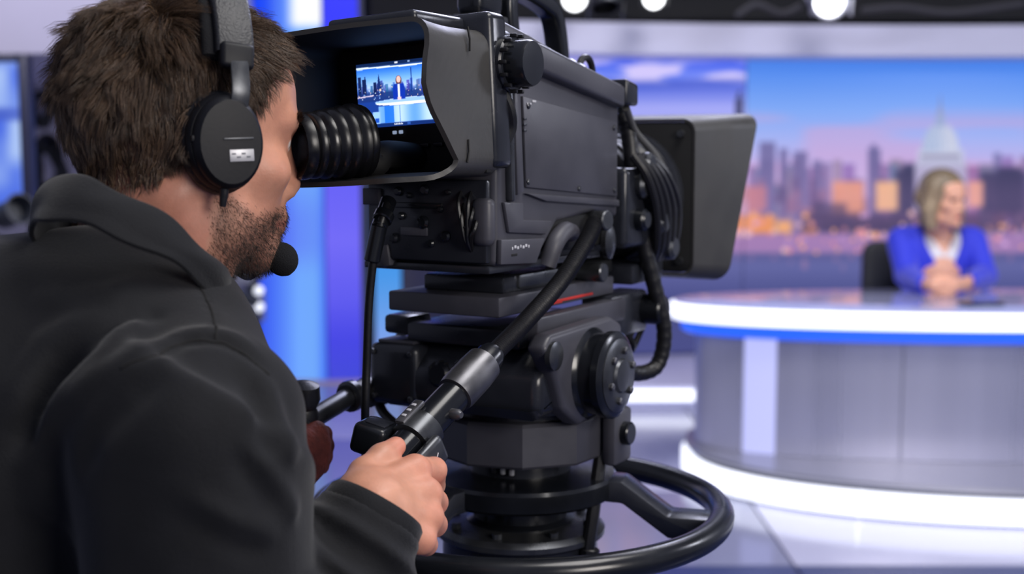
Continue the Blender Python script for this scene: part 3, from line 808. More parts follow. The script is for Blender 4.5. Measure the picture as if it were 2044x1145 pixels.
# eight sided collar
bm = nb(); b_lathe(bm, [(.088, .942), (.105, .944), (.1075, .947), (.1075, .992), (.104, .996), (.085, .998)], 10, Matrix.Rotation(math.radians(13), 4, 'Z')); col = obj('collar', bm, M_grey, ped, 20)
bm = nb(); disc(bm, [(.082, .992), (.092, .994), (.092, 1.008), (.085, 1.012)], 56); obj('bearing_ring', bm, M_blk, ped)
bm = nb(); b_box(bm, (.116, .03, .968), (.018, .050, .066), .006); lk = obj('lock_block', bm, M_grey, ped)
bm = nb(); b_cyl(bm, (.108, .03, .972), (.135, .03, .972), .014, 16); obj('lock_knob', bm, M_blk2, lk)
bm = nb(); b_cyl(bm, (.112, .03, .998), (.112, .03, 1.018), .007, 10); obj('lock_pin', bm, M_gun, lk)
# steering ring with three spokes
RR, RT, RZ = .244, .0155, .871
bm = nb(); b_tube(bm, [(RR * math.cos(a), RR * math.sin(a), RZ) for a in np.linspace(0, 2 * PI, 96, endpoint=False)], RT, 20, closed=True); ring = obj('steering_ring', bm, M_blk2, ped, 180)
for a0 in (15, 135, 255):
    a = math.radians(a0)
    bm = nb(); c_, s_ = math.cos(a), math.sin(a)
    pth = [(.095, .905), (.130, .904), (.185, .866), (.235, .866)]
    b_prism(bm, [(x, z + .013) for x, z in pth] + [(x, z - .013) for x, z in reversed(pth)], -.024, .024, 'y', .003)
    bm.transform(Matrix.Rotation(a, 4, 'Z')); obj('spoke', bm, M_blk, ped)
# cable dropping beside the column
bm = nb(); b_tube(bm, smooth_path([(.10, .02, .95), (.105, -.01, .885), (.10, -.02, .80), (.108, -.01, .72), (.115, .0, .5), (.16, .0, .19)], 8), .008, 10); b_cyl(bm, (.102, -.02, .79), (.103, -.015, .84), .012, 10); obj('drop_cable', bm, M_rub, ped)
# pan head body: cradle with side drums
bm = nb(); b_prism(bm, [(-.13, 1.014), (.105, 1.012), (.112, 1.02), (.112, 1.052), (.085, 1.088), (-.10, 1.088), (-.135, 1.06), (-.135, 1.02)], -.115, .10, 'x', .012, 3); body = obj('pan_head_body', bm, M_blk, ped)
bm = nb(); disc(bm, [(.10, 1.006), (.122, 1.009), (.126, 1.014), (.126, 1.042), (.116, 1.056), (.09, 1.062)], 64); obj('turret', bm, M_blk, ped)
for a0 in (238, 262, 292, 318):
    a = math.radians(a0); bm = nb(); b_box(bm, (0, 0, 0), (.010, .016, .030), .002, M=Matrix.Translation((.121 * math.cos(a), .125 * math.sin(a), 1.028)) @ Matrix.Rotation(a, 4, 'Z')); obj('turret_lug', bm, M_grey, ped)
bm = nb(); disc(bm, [(.120, 1.040), (.118, 1.058), (.104, 1.078), (.080, 1.090), (.05, 1.094)], 56); obj('head_dome', bm, M_blk, ped)
bm = nb(); b_box(bm, (-.092, -.112, 1.048), (.068, .052, .072), .010, 3); sc_ = obj('side_cover', bm, M_blk, ped)
bm = nb(); b_box(bm, (-.092, -.112, 1.0855), (.050, .036, .004), .0015); obj('cover_lid', bm, M_grey, sc_)
for dx in (-.026, .026):
    for dz in (-.026, .026):
        bm = nb(); b_lathe(bm, [(.0036, 0), (.0036, .0022), (.0024, .003)], 8, axis_M((-.092 + dx, -.138, 1.048 + dz), (0, -1, 0))); obj('cover_bolt', bm, M_gun, sc_)
bm = nb(); b_lathe(bm, [(.010, 0), (.014, .003), (.015, .016), (.011, .020)], 20, axis_M((-.03, -.118, 1.052), (0, -1, .1))); kn_ = obj('drag_knob', bm, M_blk2, ped)
for k in range(12):
    a = 2 * PI * k / 12; bm = nb(); b_box(bm, (-.03 + .015 * math.cos(a), -.128, 1.053 + .015 * math.sin(a)), (.002, .012, .002), .0005); obj('knob_rib', bm, M_rub, kn_)
bm = nb(); b_tube(bm, smooth_path([(-.115, -.05, 1.085), (-.135, -.08, 1.07), (-.142, -.10, 1.03), (-.128, -.11, 1.00), (-.10, -.12, .985)], 6), .006, 10); obj('head_lead', bm, M_rub, ped)
bm = nb(); b_box(bm, (-.118, -.02, 1.05), (.03, .12, .08), .010); obj('left_cheek', bm, M_blk, ped)
# the right cheek carries the large tilt drum
bm = nb(); b_prism(bm, [(-.145, 1.094), (-.13, 1.108), (.02, 1.112), (.05, 1.10), (.055, 1.05), (.03, 1.0), (-.06, .996), (-.10, 1.02), (-.125, 1.07)], .088, .112, 'x', .006, 3); chk = obj('right_cheek', bm, M_grey, ped)
dc = (-.030, 1.052)
def ydisc(bm, x0, prof, n=40, yz=dc): b_lathe(bm, prof, n, Matrix.Translation((x0, yz[0], yz[1])) @ Matrix.Rotation(PI / 2, 4, 'Y'))
bm = nb(); ydisc(bm, .105, [(.055, 0), (.055, .004), (.050, .010), (.047, .012), (.047, .026), (.050, .028), (.050, .036), (.044, .040)]); dr = obj('tilt_drum', bm, M_blk2, ped)
bm = nb(); ydisc(bm, .142, [(.042, 0), (.042, .004), (.036, .007), (.020, .007), (.018, .010), (.010, .011)]); obj('drum_cap', bm, M_gun, dr)
for i in range(6):
    a = 2 * PI * i / 6 + .3; bm = nb(); ydisc(bm, .149, [(.0045, 0), (.0045, .003), (.003, .004)], 8, (dc[0] + .029 * math.cos(a), dc[1] + .029 * math.sin(a))); obj('drum_bolt', bm, M_alu, dr)
bm = nb(); ydisc(bm, .110, [(.016, 0), (.016, .006), (.012, .008)], 20, (-.125, 1.085)); b2 = obj('pivot_bolt', bm, M_gun, chk)
bm = nb(); ydisc(bm, -.128, [(.044, -.012), (.048, -.008), (.048, .01), (.044, .014)]); obj('left_drum', bm, M_blk, ped)
# plates stacked under the camera
bm = nb(); b_box(bm, (-.005, -.02, 1.098), (.150, .21, .022), .004); obj('tilt_table', bm, M_blk, ped)
bm = nb(); b_box(bm, (-.095, -.10, 1.105), (.035, .05, .022), .005); obj('table_lug', bm, M_blk, ped)
bm = nb(); b_box(bm, (.072, .01, 1.108), (.020, .23, .028), .003); obj('table_rail', bm, M_grey, ped)
bm = nb(); b_box(bm, (-.006, -.020, 1.138), (.145, .285, .022), .0025); mp = obj('mounting_plate', bm, M_grey, ped)
for y0, y1, z in ((-.10, -.02, 1.131), (-.05, .06, 1.1325)):
    bm = nb(); b_box(bm, (.0672, (y0 + y1) / 2, z), (.0016, y1 - y0, .003), .0005); obj('red_mark', bm, M_red, mp)
bm = nb(); b_box(bm, (.0, -.005, 1.158), (.105, .25, .018), .003); obj('wedge_adaptor', bm, M_blk, ped)
bm = nb(); b_box(bm, (.045, .02, 1.160), (.022, .24, .016), .003); obj('wedge_rail', bm, M_gun, ped)
bm = nb(); b_cyl(bm, (.055, .05, 1.160), (.088, .05, 1.160), .012, 14); obj('wedge_lever', bm, M_gun, ped)
# front brackets and knobs under the lens
bm = nb(); b_box(bm, (.055, .150, 1.098), (.045, .11, .055), .006); fb = obj('front_bracket', bm, M_blk, ped)
bm = nb(); b_cyl(bm, (.07, .195, 1.10), (.105, .195, 1.10), .020, 18); obj('bracket_knob', bm, M_blk2, fb)
for y in (.11, .14, .17):
    bm = nb(); b_tube(bm, smooth_path([(.06, y, 1.075), (.066, y + .012, 1.055), (.058, y + .03, 1.045), (.062, y + .05, 1.07)], 5), .0045, 8); obj('loose_wire', bm, M_rub, fb)

# inverse of the pedestal frame, for parts given by their place in the room
PW = Matrix.Translation((OX, OY, 0)) @ Matrix.Rotation(-TH, 4, 'Z'); PWI = PW.inverted()
def loc(px, py, Y): return np.array(PWI @ V(at(px, py, Y)))
# right pan bar: ribbed hose, sleeve, grip, clamp, thumb lever
A_, B_, C_ = at(1182, 452, 1.42), at(948, 744, 1.235), at(742, 966, 1.115)
pb = thing('pan_bar', 'black pan bar with ribbed hose and worn metal sleeve in the right hand', 'pan bar', tuple(map(float, C_)))
def rel(p): return np.asarray(p) - C_
hose = smooth_path([at(1186, 446, 1.43), at(1172, 478, 1.405), at(1120, 560, 1.36), at(1050, 640, 1.305), at(985, 706, 1.26)], 10)
bm = nb(); rr = []
fine = smooth_path(hose[::2], 10)
b_tube(bm, [rel(p) for p in fine], [.0100 if i % 2 else .0090 for i in range(len(fine))], 14); obj('ribbed_hose', bm, M_rub, pb)
u_ = (C_ - B_) / np.linalg.norm(C_ - B_); Lb = float(np.linalg.norm(C_ - B_))
def onbar(s): return rel(B_ + u_ * s)
bm = nb(); b_lathe(bm, [(.0125, -.035), (.0150, -.028), (.0150, .01)], 24, axis_M(onbar(0), u_)); obj('hose_ferrule', bm, M_blk2, pb)
bm = nb(); b_lathe(bm, [(.0150, -.018), (.0192, -.016), (.0202, .0), (.0202, .030), (.0192, .036), (.015, .037)], 28, axis_M(onbar(0), u_)); sl = obj('metal_sleeve', bm, M_alu, pb)
bm = nb(); b_lathe(bm, [(.0165, .0), (.0172, .02), (.0172, Lb + .03), (.015, Lb + .04)], 28, axis_M(onbar(.03), u_)); obj('grip_tube', bm, M_blk2, pb)
s0 = .098
bm = nb(); b_lathe(bm, [(.0172, s0 - .014), (.0212, s0 - .012), (.0215, s0), (.0212, s0 + .012), (.0172, s0 + .014)], 24, axis_M(onbar(0), u_)); cl = obj('clamp_ring', bm, M_gun, pb)
sd = Vector(np.cross(u_, (0, 0, 1))).normalized(); upv = Vector(np.cross(V(sd), u_)).normalized()
if sd.x < 0: sd = -sd
if upv.z < 0: upv = -upv
def bar_M(s, a, b): return Matrix.Translation(V(onbar(s)) + sd * a + upv * b) @ Matrix((sd, V(u_), upv)).transposed().to_4x4()
bm = nb(); b_box(bm, (0, 0, 0), (.012, .034, .006), .002, M=bar_M(s0 - .006, -.006, .0205)); obj('clamp_plate', bm, M_alu, cl)
for k in range(3):
    bm = nb(); b_box(bm, (0, 0, 0), (.005, .003, .0012), .0004, M=bar_M(s0 - .014 + .008 * k, -.006, .0238)); obj('plate_mark', bm, M_print, cl)
bm = nb(); b_box(bm, (0, 0, 0), (.012, .040, .030), .006, 3, M=bar_M(s0 + .022, .029, -.006)); lv = obj('thumb_lever', bm, M_gun, cl)
bm = nb(); b_tube(bm, [tuple((bar_M(s0 + .022, .0355, -.006) @ Vector(q))) for q in ((0, -.006, .003), (0, .0, -.002), (0, .005, .004), (0, .009, .0))], .0007, 6); obj('lever_mark', bm, M_print, lv)
bm = nb(); b_lathe(bm, [(.004, 0), (.0055, .002), (.0055, .010), (.003, .014)], 12, axis_M(V(onbar(s0 - .035)) + sd * .014, sd)); obj('release_pin', bm, M_alu, cl)
for k in range(3):
    bm = nb(); b_box(bm, (0, 0, 0), (.004, .0015 if k else .006, .0008), .0003, M=bar_M(.006 + .007 * k, -.012, .0166)); obj('sleeve_mark', bm, M_blk2, sl)
# zoom control box on the bar's left
zc = thing('zoom_control', 'glossy black zoom control box beside the thumb on the pan bar', 'zoom control', tuple(map(float, at(748, 872, 1.17))))
ZM = Matrix.Rotation(math.radians(-18), 4, 'Z') @ Matrix.Rotation(math.radians(14), 4, 'Y')
bm = nb(); b_box(bm, (0, 0, 0), (.034, .040, .030), .006, 3, M=ZM); obj('case', bm, M_blk2, zc)
bm = nb(); b_box(bm, (.002, 0, .0155), (.020, .024, .002), .0008, M=ZM); obj('top_plate', bm, M_blk, zc)
bm = nb(); b_lathe(bm, [(.005, -.004), (.0075, 0), (.0075, .006), (.005, .010), (.001, .011)], 16, ZM @ axis_M((.019, -.006, .000), (1, -.3, .3))); obj('rocker', bm, M_rub, zc)
bm = nb(); b_tube(bm, [(.012, .0, -.006), (.030, .012, -.012), (.046, .020, -.018)], .006, 10); obj('arm', bm, M_blk, zc)
bm = nb(); b_tube(bm, smooth_path([(-.004, .004, -.014), (-.012, .01, -.05), (-.02, .02, -.10), (-.01, .06, -.16)], 6), .0045, 8); obj('lead', bm, M_rub, zc)
# left pan bar, reaching to the other hand
pl = thing('pan_bar', 'far pan bar running left from the pan head to the hidden hand', 'pan bar', tuple(map(float, at(620, 835, 1.36))))
def rl(p): return np.asarray(p) - at(620, 835, 1.36)
bm = nb(); b_tube(bm, [rl(q) for q in smooth_path([at(795, 772, 1.50), at(720, 782, 1.45), at(670, 808, 1.40), at(600, 850, 1.34)], 8)], .0115, 14); obj('tube', bm, M_gun, pl)
bm = nb(); b_tube(bm, [rl(q) for q in smooth_path([at(790, 774, 1.495), at(740, 778, 1.462), at(690, 795, 1.425)], 6)], .0155, 14); obj('sleeve', bm, M_rub, pl)
for k, (a, b_) in enumerate(((700, 790), (735, 782), (765, 776))):
    bm = nb(); b_lathe(bm, [(.015, -.005), (.0185, -.004), (.0185, .004), (.015, .005)], 16, axis_M(rl(at(a, b_, 1.43 + .0009 * (a - 700))), at(740, 778, 1.462) - at(690, 795, 1.425))); obj('clamp_ring', bm, M_gun, pl)
bm = nb(); b_lathe(bm, [(.008, -.03), (.016, -.026), (.018, -.01), (.014, 0), (.018, .01), (.016, .026), (.006, .03)], 18, axis_M(rl(at(606, 812, 1.35)), (.1, -.2, 1))); obj('end_knob', bm, M_rub, pl)

# ================================================================== STUDIO CAMERA (same frame as the pedestal)
CZ = 1.167
cm = thing('studio_camera', 'large black broadcast studio camera with lit viewfinder and box lens hood', 'studio camera', (OX, OY, CZ), -TH)
def cp(name, bm, m, parent=None, smooth=35):
    """part of the camera; its mesh is written with heights above the floor"""
    bm.transform(Matrix.Translation((0, 0, -CZ)))
    return obj(name, bm, m, parent if parent is not None else cm, smooth)
# chassis: one casting with a cut-away arch low on its side
prof = [(-.200, 1.186), (-.118, 1.181), (-.090, 1.205), (-.066, 1.226), (.030, 1.234), (.092, 1.224), (.094, 1.30), (.094, 1.372), (.03, 1.394), (-.128, 1.428), (-.186, 1.438), (-.200, 1.430)]
bm = nb(); b_prism(bm, prof, -.078, .085, 'x', .006, 3); cp('body', bm, M_grey)
bm = nb(); b_box(bm, (0, -.055, 1.205), (.142, .28, .045), .006); cp('lower_chassis', bm, M_blk)
bm = nb(); b_prism(bm, [(-.150, 1.362), (.082, 1.340), (.084, 1.250), (-.142, 1.266)], .0845, .0885, 'x', .0015); sp = cp('side_panel', bm, M_grey)
bm = nb(); b_prism(bm, [(-.172, 1.372), (-.158, 1.370), (-.150, 1.262), (-.164, 1.258)], .0845, .0905, 'x', .002); cp('side_trim', bm, M_grey)
bm = nb(); b_prism(bm, [(-.186, 1.372), (-.177, 1.372), (-.172, 1.252), (-.181, 1.252)], .0845, .0935, 'x', .003); cp('side_pillar', bm, M_gun)
bm = nb(); b_prism(bm, [(-.146, 1.260), (.086, 1.246), (.086, 1.238), (-.10, 1.250)], .0845, .0905, 'x', .0015); cp('side_ridge', bm, M_grey)
bm = nb(); b_prism(bm, [(-.190, 1.252), (-.150, 1.250), (-.150, 1.232), (-.085, 1.228), (-.100, 1.214), (-.180, 1.220)], .0845, .0895, 'x', .0015); cp('side_step', bm, M_grey)
bm = nb(); b_prism(bm, [(-.198, 1.214), (-.104, 1.210), (-.124, 1.184), (-.199, 1.188)], .0845, .0905, 'x', .0015); bp = cp('badge_plate', bm, M_grey)
for k in range(7):
    bm = nb(); b_box(bm, (.0906, -.176 + .0058 * k, 1.2035 + (.0012 if k % 2 else 0)), (.0008, .0038 if k % 3 else .0022, .003), .0002); cp('badge_letter', bm, M_print, bp)
bm = nb(); b_box(bm, (.0906, -.172, 1.1965), (.0008, .012, .0025), .0002); cp('badge_slot', bm, M_wood, bp)
for k, (y, z, w_) in enumerate(((-.142, 1.354, .009), (-.131, 1.357, .008), (-.150, 1.338, .006), (-.150, 1.332, .006), (-.150, 1.326, .006))):
    bm = nb(); b_box(bm, (.0890, y + .004, z), (.0008, w_, .0022), .0002); cp('panel_mark', bm, M_print if k < 2 else M_gun, sp)
for y, z in ((-.139, 1.272), (-.02, 1.262), (.075, 1.258), (-.139, 1.352), (.072, 1.333)):
    bm = nb(); b_lathe(bm, [(.0032, 0), (.0032, .0012), (.0022, .002)], 10, Matrix.Translation((.0885, y, z)) @ Matrix.Rotation(PI / 2, 4, 'Y')); cp('panel_screw', bm, M_gun, sp)
# recess with connectors under the arch
bm = nb(); b_box(bm, (.075, -.01, 1.212), (.012, .14, .040), .004); rc = cp('connector_bay', bm, M_wood)
bm = nb(); b_cyl(bm, (.076, .030, 1.223), (.104, .026, 1.224), .012, 18); cp('hose_socket', bm, M_gun, rc)
bm = nb(); b_tube(bm, smooth_path([(.082, -.085, 1.178), (.088, -.078, 1.202), (.088, -.055, 1.215), (.084, -.03, 1.212)], 6), .0105, 12); cp('curved_strut', bm, M_grey, rc)
bm = nb(); b_lathe(bm, [(.008, 0), (.015, .003), (.016, .010), (.010, .013)], 20, Matrix.Translation((.080, .062, 1.196)) @ Matrix.Rotation(PI / 2, 4, 'Y') @ Matrix.Diagonal((1.3, .9, 1, 1))); cp('socket_cap', bm, M_gun, rc)
bm = nb(); b_prism(bm, [(-.008, 1.224), (.004, 1.222), (-.018, 1.200), (-.028, 1.200)], .098, .0995, 'x', .0004); cp('red_tag', bm, M_red, rc)
# sloped top rail along the right shoulder
def slant(y): return 1.412 - (y + .127) * .165
bm = nb(); b_prism(bm, [(-.130, slant(-.13) + .006), (.085, slant(.085) + .006), (.085, slant(.085) - .020), (-.130, slant(-.13) - .024)], .040, .098, 'x', .005, 3); cp('top_rail', bm, M_grey)
bm = nb(); b_prism(bm, [(.083, 1.392), (.118, 1.386), (.118, 1.360), (.083, 1.360)], .048, .100, 'x', .004, 3); ec = cp('rail_end_cap', bm, M_blk)
bm = nb(); b_prism(bm, [(-.13, slant(-.13) + .018), (.06, slant(.06) + .014), (.06, slant(.06) + .004), (-.13, slant(-.13) + .004)], -.07, .05, 'x', .004); cp('top_cover', bm, M_blk)
bm = nb(); b_tube(bm, [(.055 + .0 * a, .062 + .019 * math.cos(a), 1.398 + .019 * math.sin(a)) for a in np.linspace(0, 2 * PI, 24, endpoint=False)], .0042, 8, closed=True); cp('tie_ring', bm, M_rub)
bm = nb(); b_box(bm, (.055, .075, 1.386), (.018, .045, .012), .004); cp('ring_base', bm, M_rub)
for y, z in ((.012, 1.402), (.035, 1.398)):
    bm = nb(); b_lathe(bm, [(.009, 0), (.011, .004), (.009, .014), (.003, .018)], 14, Matrix.Translation((.060, y, z - .008))); cp('top_knob', bm, M_blk, )
# knurled tilt knob of the viewfinder
bm = nb(); kc = (-.190, 1.392)
def xl(bm, x0, prof, n=36, yz=kc): b_lathe(bm, prof, n, Matrix.Translation((x0, yz[0], yz[1])) @ Matrix.Rotation(PI / 2, 4, 'Y'))
xl(bm, .083, [(.034, 0), (.034, .006), (.031, .009), (.029, .010), (.029, .016), (.027, .018)]); kb = cp('viewfinder_knob', bm, M_blk)
bm = nb(); xl(bm, .100, [(.023, 0), (.0235, .004), (.0235, .020), (.022, .023), (.012, .0235)]); cp('knob_cap', bm, M_blk2, kb)
for k in range(14):
    a = 2 * PI * k / 14; bm = nb(); b_box(bm, (.104, kc[0] + .0285 * math.cos(a), kc[1] + .0285 * math.sin(a)), (.008, .004, .004), .001); cp('knob_rib', bm, M_rub, kb)
bm = nb(); b_tube(bm, smooth_path([(.092, -.196, 1.362), (.096, -.190, 1.345), (.094, -.184, 1.328), (.09, -.190, 1.312)], 6), [.006] * 19, 8); cp('knob_strap', bm, M_rub, kb)
# carrying handle
bm = nb(); sec = rrect(.013, .011, .006, 4)
b_tube(bm, smooth_path([(-.005, -.020, 1.43), (-.005, -.026, 1.478), (-.005, -.005, 1.494), (-.005, .060, 1.484), (-.005, .088, 1.470), (-.005, .102, 1.43), (-.005, .106, 1.39)], 8), 1.0, 12, sec=sec, up=(1, 0, 0)); hd = cp('handle', bm, M_blk2)
bm = nb(); b_box(bm, (-.010, -.075, 1.478), (.034, .056, .046), .010, 3); cp('handle_block', bm, M_blk2, hd)
bm = nb(); b_box(bm, (-.010, -.075, 1.452), (.040, .062, .010), .003); cp('handle_foot', bm, M_gun, hd)
bm = nb(); b_box(bm, (-.005, .100, 1.395), (.035, .035, .035), .006); cp('handle_mount', bm, M_blk, hd)
bm = nb(); b_prism(bm, [(-.12, 1.442), (.09, 1.402), (.09, 1.385), (-.12, 1.42)], -.035, .03, 'x', .003); cp('handle_bed', bm, M_blk, hd)
# ---- viewfinder: frame, hood, bezel, picture
bm = nb(); b_box(bm, (.004, -.208, 1.360), (.186, .036, .156), .008, 3); vf = cp('viewfinder', bm, M_blk)
def hood_shell():
    sec = rrect(.094, .073, .018, 5); zc = 1.3475; n = len(sec); nt_ = 12
    sec2 = []
    for i in range(n):
        a, b = sec[i], sec[(i + 1) % n]
        m = max(1, int(math.hypot(b[0] - a[0], b[1] - a[1]) / .008))
        for k in range(m): sec2.append((a[0] + (b[0] - a[0]) * k / m, a[1] + (b[1] - a[1]) * k / m))
    vts = []; fcs = []
    for x, z in sec2:
        zz = z + zc
        right = max(0., min(1., (x - .05) / .04)); low = max(0., min(1., (1.30 - zz) / .03))
        rear_r = float(np.interp(zz, [1.270, 1.290, 1.318, 1.340, 1.359, 1.380, 1.396, 1.42], [-.318, -.294, -.318, -.338, -.346, -.342, -.336, -.335]))
        rear = (1 - right) * (-.335 - .018 * low) + right * rear_r
        bulge = 1.0
        for k in range(nt_ + 1):
            t = k / nt_; y = rear + (-.215 - rear) * t
            fl_ = .004 * (1 - t) ** 4 - .002 * math.sin(PI * t)
            rr_ = math.hypot(x, z); vts.append((x * (1 + fl_ / rr_), y, zz + z / rr_ * fl_))
    n2 = len(sec2)
    for i in range(n2):
        for k in range(nt_):
            a = i * (nt_ + 1) + k; b = ((i + 1) % n2) * (nt_ + 1) + k
            fcs.append((a, b, b + 1, a + 1))
    bm = nb(); vv = [bm.verts.new(p) for p in vts]
    for q in fcs: bm.faces.new([vv[i] for i in q])
    bmesh.ops.recalc_face_normals(bm, faces=bm.faces)
    r = bmesh.ops.solidify(bm, geom=list(bm.faces), thickness=.005)
    return bm
def line_inside(o, m, ax_x, ax_z, r):
    """black flocking on the faces that look towards the middle"""
    o.data.materials.append(m)
    for p in o.data.polygons:
        c_ = p.center; n_ = p.normal
        if n_.x * (c_.x - ax_x) + n_.z * (c_.z - ax_z) < -.2 * r: p.material_index = 1
hoodm = cp('viewfinder_hood', hood_shell(), M_hood, vf, 50)
line_inside(hoodm, M_wood, 0, 1.3475 - CZ, .06)
for y0, z0, y1, z1 in ((-.262, 1.4185, -.262, 1.395), (-.270, 1.310, -.276, 1.288)):
    bm = nb(); b_tube(bm, [(.0935, y0, z0), (.0952, (y0 + y1) / 2, (z0 + z1) / 2), (.0945, y1, z1)], .0012, 6); cp('hood_seam', bm, M_wood, vf)
bm = nb(); b_box(bm, (.014, -.262, 1.4270), (.105, .10, .014), .005, 3); cp('hood_top_cover', bm, M_blk, vf)
bm = nb(); b_box(bm, (.0, -.225, 1.345), (.178, .012, .135), .002); bz = cp('viewfinder_bezel', bm, M_wood, vf)
SX0, SX1, SZ0, SZ1, SY = -.0645, .0665, 1.3310, 1.3975, -.2325
def vfpic(a, b):
    """a, b from 0 to 1: the programme picture in the viewfinder"""
    v = 1 - b; u = a
    def ramp(t, st): return np.stack([np.interp(t, [s[0] for s in st], [s[1][i] for s in st]) for i in range(3)], 1)
    c = ramp(v, [(0, (20, 40, 80)), (.055, (30, 60, 120)), (.09, (40, 110, 225)), (.25, (110, 170, 245)), (.38, (170, 200, 250)), (.45, (60, 90, 160)), (.6, (30, 60, 140))])
    def put(m, col, al=1.):
        mm = (m * al)[:, None]; c[:] = c * (1 - mm) + np.array(col, float) * mm
    def rect(x0, x1, y0, y1, e=.006): return sstep(x0 - e, x0 + e, u) * sstep(-x1 - e, -x1 + e, -u) * sstep(y0 - e, y0 + e, v) * sstep(-y1 - e, -y1 + e, -v)
    g = np.random.default_rng(5)
    arc = .085 - .02 * np.abs(u - .5) * 2; put((np.abs(v - arc) < .011).astype(float), (225, 240, 255))
    for k in range(60):
        x = g.uniform(0, 1); h = g.uniform(.27, .42); put(rect(x, x + g.uniform(.01, .03), h, .52, .003), (20 + g.uniform(0, 50), 50 + g.uniform(0, 60), 130 + g.uniform(0, 60)), .7)
    for x0, x1, y0 in ((.01, .04, .2), (.05, .09, .24), (.075, .085, .2), (.16, .19, .3)): put(rect(x0, x1, y0, .5, .003), (18, 34, 84))
    sp = (np.abs(u - .215) < .022 * np.clip((v - .17) / .22, 0, 1)) & (v > .17) & (v < .5); put(sp.astype(float), (22, 44, 110))
    put(rect(.523, .532, .12, .5, .002), (20, 50, 130))
    put(rect(0, 1, .46, .6, .01), (20, 44, 110), .6)
    for k in range(130):
        x = g.uniform(0, 1); y = g.normal(.47, .045); r_ = g.uniform(.003, .012)
        put(1 - sstep(r_ * .6, r_, np.hypot((u - x) * 1.9, v - y)), ((255, 220, 190), (210, 230, 255), (130, 180, 255))[k % 3], .9)
    put(1 - sstep(.012, .026, np.hypot((u - .225) * 1.9, v - .425)), (255, 214, 190))
    put(rect(0, .25, .60, .9, .02), (24, 60, 150), .8)
    ln = (np.abs(v - (.86 - .25 * u)) < .018) & (u < .22); put(ln.astype(float), (215, 232, 255))
    ln = (np.abs(v - (.52 - .12 * u)) < .01) & (u < .16); put(ln.astype(float), (235, 215, 235), .8)
    # desk
    put(((((u - .50) / .33) ** 2 + ((v - .625) / .055) ** 2) < 1).astype(float), (190, 215, 255)); put(((((u - .50) / .33) ** 2 + ((v - .612) / .034) ** 2) < 1).astype(float), (150, 190, 250))
    put(((((u - .50) / .325) ** 2 + ((v - .637) / .044) ** 2) < 1).astype(float) * (v > .634), (245, 250, 255))
    dk = rect(.20, .80, .68, .94, .008); put(dk, (100, 160, 245))
    put(dk * (.5 + .5 * np.cos((u - .40) * 22)), (205, 228, 255), .8); put(dk * (np.abs(u - .30) < .045), (30, 110, 235), .9); put(rect(.402, .408, .68, .94, .002), (70, 120, 200)); put(rect(.14, .21, .76, .95, .008), (150, 195, 250)); put(rect(.16, .20, .86, .93, .006), (30, 80, 190))
    # presenter
    put(1 - sstep(.9, 1.05, np.sqrt(((u - .405) / .030) ** 2 + ((v - .30) / .075) ** 2)), (96, 66, 70)); put(1 - sstep(.9, 1.05, np.sqrt(((u - .405) / .020) ** 2 + ((v - .285) / .052) ** 2)), (250, 190, 180))
    tr = sstep(0, .01, .048 + .05 * np.clip((v - .33) / .1, 0, 1) * .3 - np.abs(u - .405)) * sstep(.345, .36, v) * (1 - sstep(.585, .595, v)); put(tr, (14, 50, 170))
    put(rect(.394, .414, .36, .56, .004), (235, 240, 255)); put(rect(.388, .424, .555, .60, .006), (238, 200, 205))
    # bars of text along top and bottom
    put(rect(0, 1, .945, 1, .002), (14, 44, 110)); put(rect(0, 1, 0, .045, .002), (14, 36, 80))
    for k in range(5): put(rect(.008 + .011 * k, .016 + .011 * k, .962, .985, .0015), (210, 225, 250), .9)
    for k in range(8): put(rect(.345 + .0105 * k, .352 + .0105 * k, .955 + (k % 2) * .004, .982, .0015), (240, 245, 255), .95)
    put(rect(.375, .405, .012, .04, .002), (235, 240, 255), .9); put(rect(.50, .52, .015, .035, .002), (160, 190, 235), .8); put(rect(.006, .062, .062, .095, .003), (200, 220, 255), .7); put(rect(.47, .50, .95, .99, .002), (40, 84, 170))
    return lin_arr(c) * 1.35
def vpos(a, b): return np.stack([SX0 + (SX1 - SX0) * a, np.full_like(a, SY), SZ0 + (SZ1 - SZ0) * b - CZ], 1)
M_vf = mat('viewfinder_picture', (.004, .004, .005), .25, emit_attr='col', es=1.0)
vs_ = grid_mesh('viewfinder_screen', vpos, 230, 120, M_vf, vf, vfpic)
for x0 in (-.020, -.012):
    bm = nb(); b_box(bm, (x0, -.2320, 1.3245), (.0045, .002, .0035), .0006); cp('indicator', bm, mat('tiny_lamp', (.5, .5, .6), .4, emit=(.4, .5, .7), es=.6), vf)
for i in range(6):
    bm = nb(); b_box(bm, (-.05 + .017 * i, -.2335, 1.309), (.011, .006, .004), .001); cp('button', bm, M_blk2, vf)
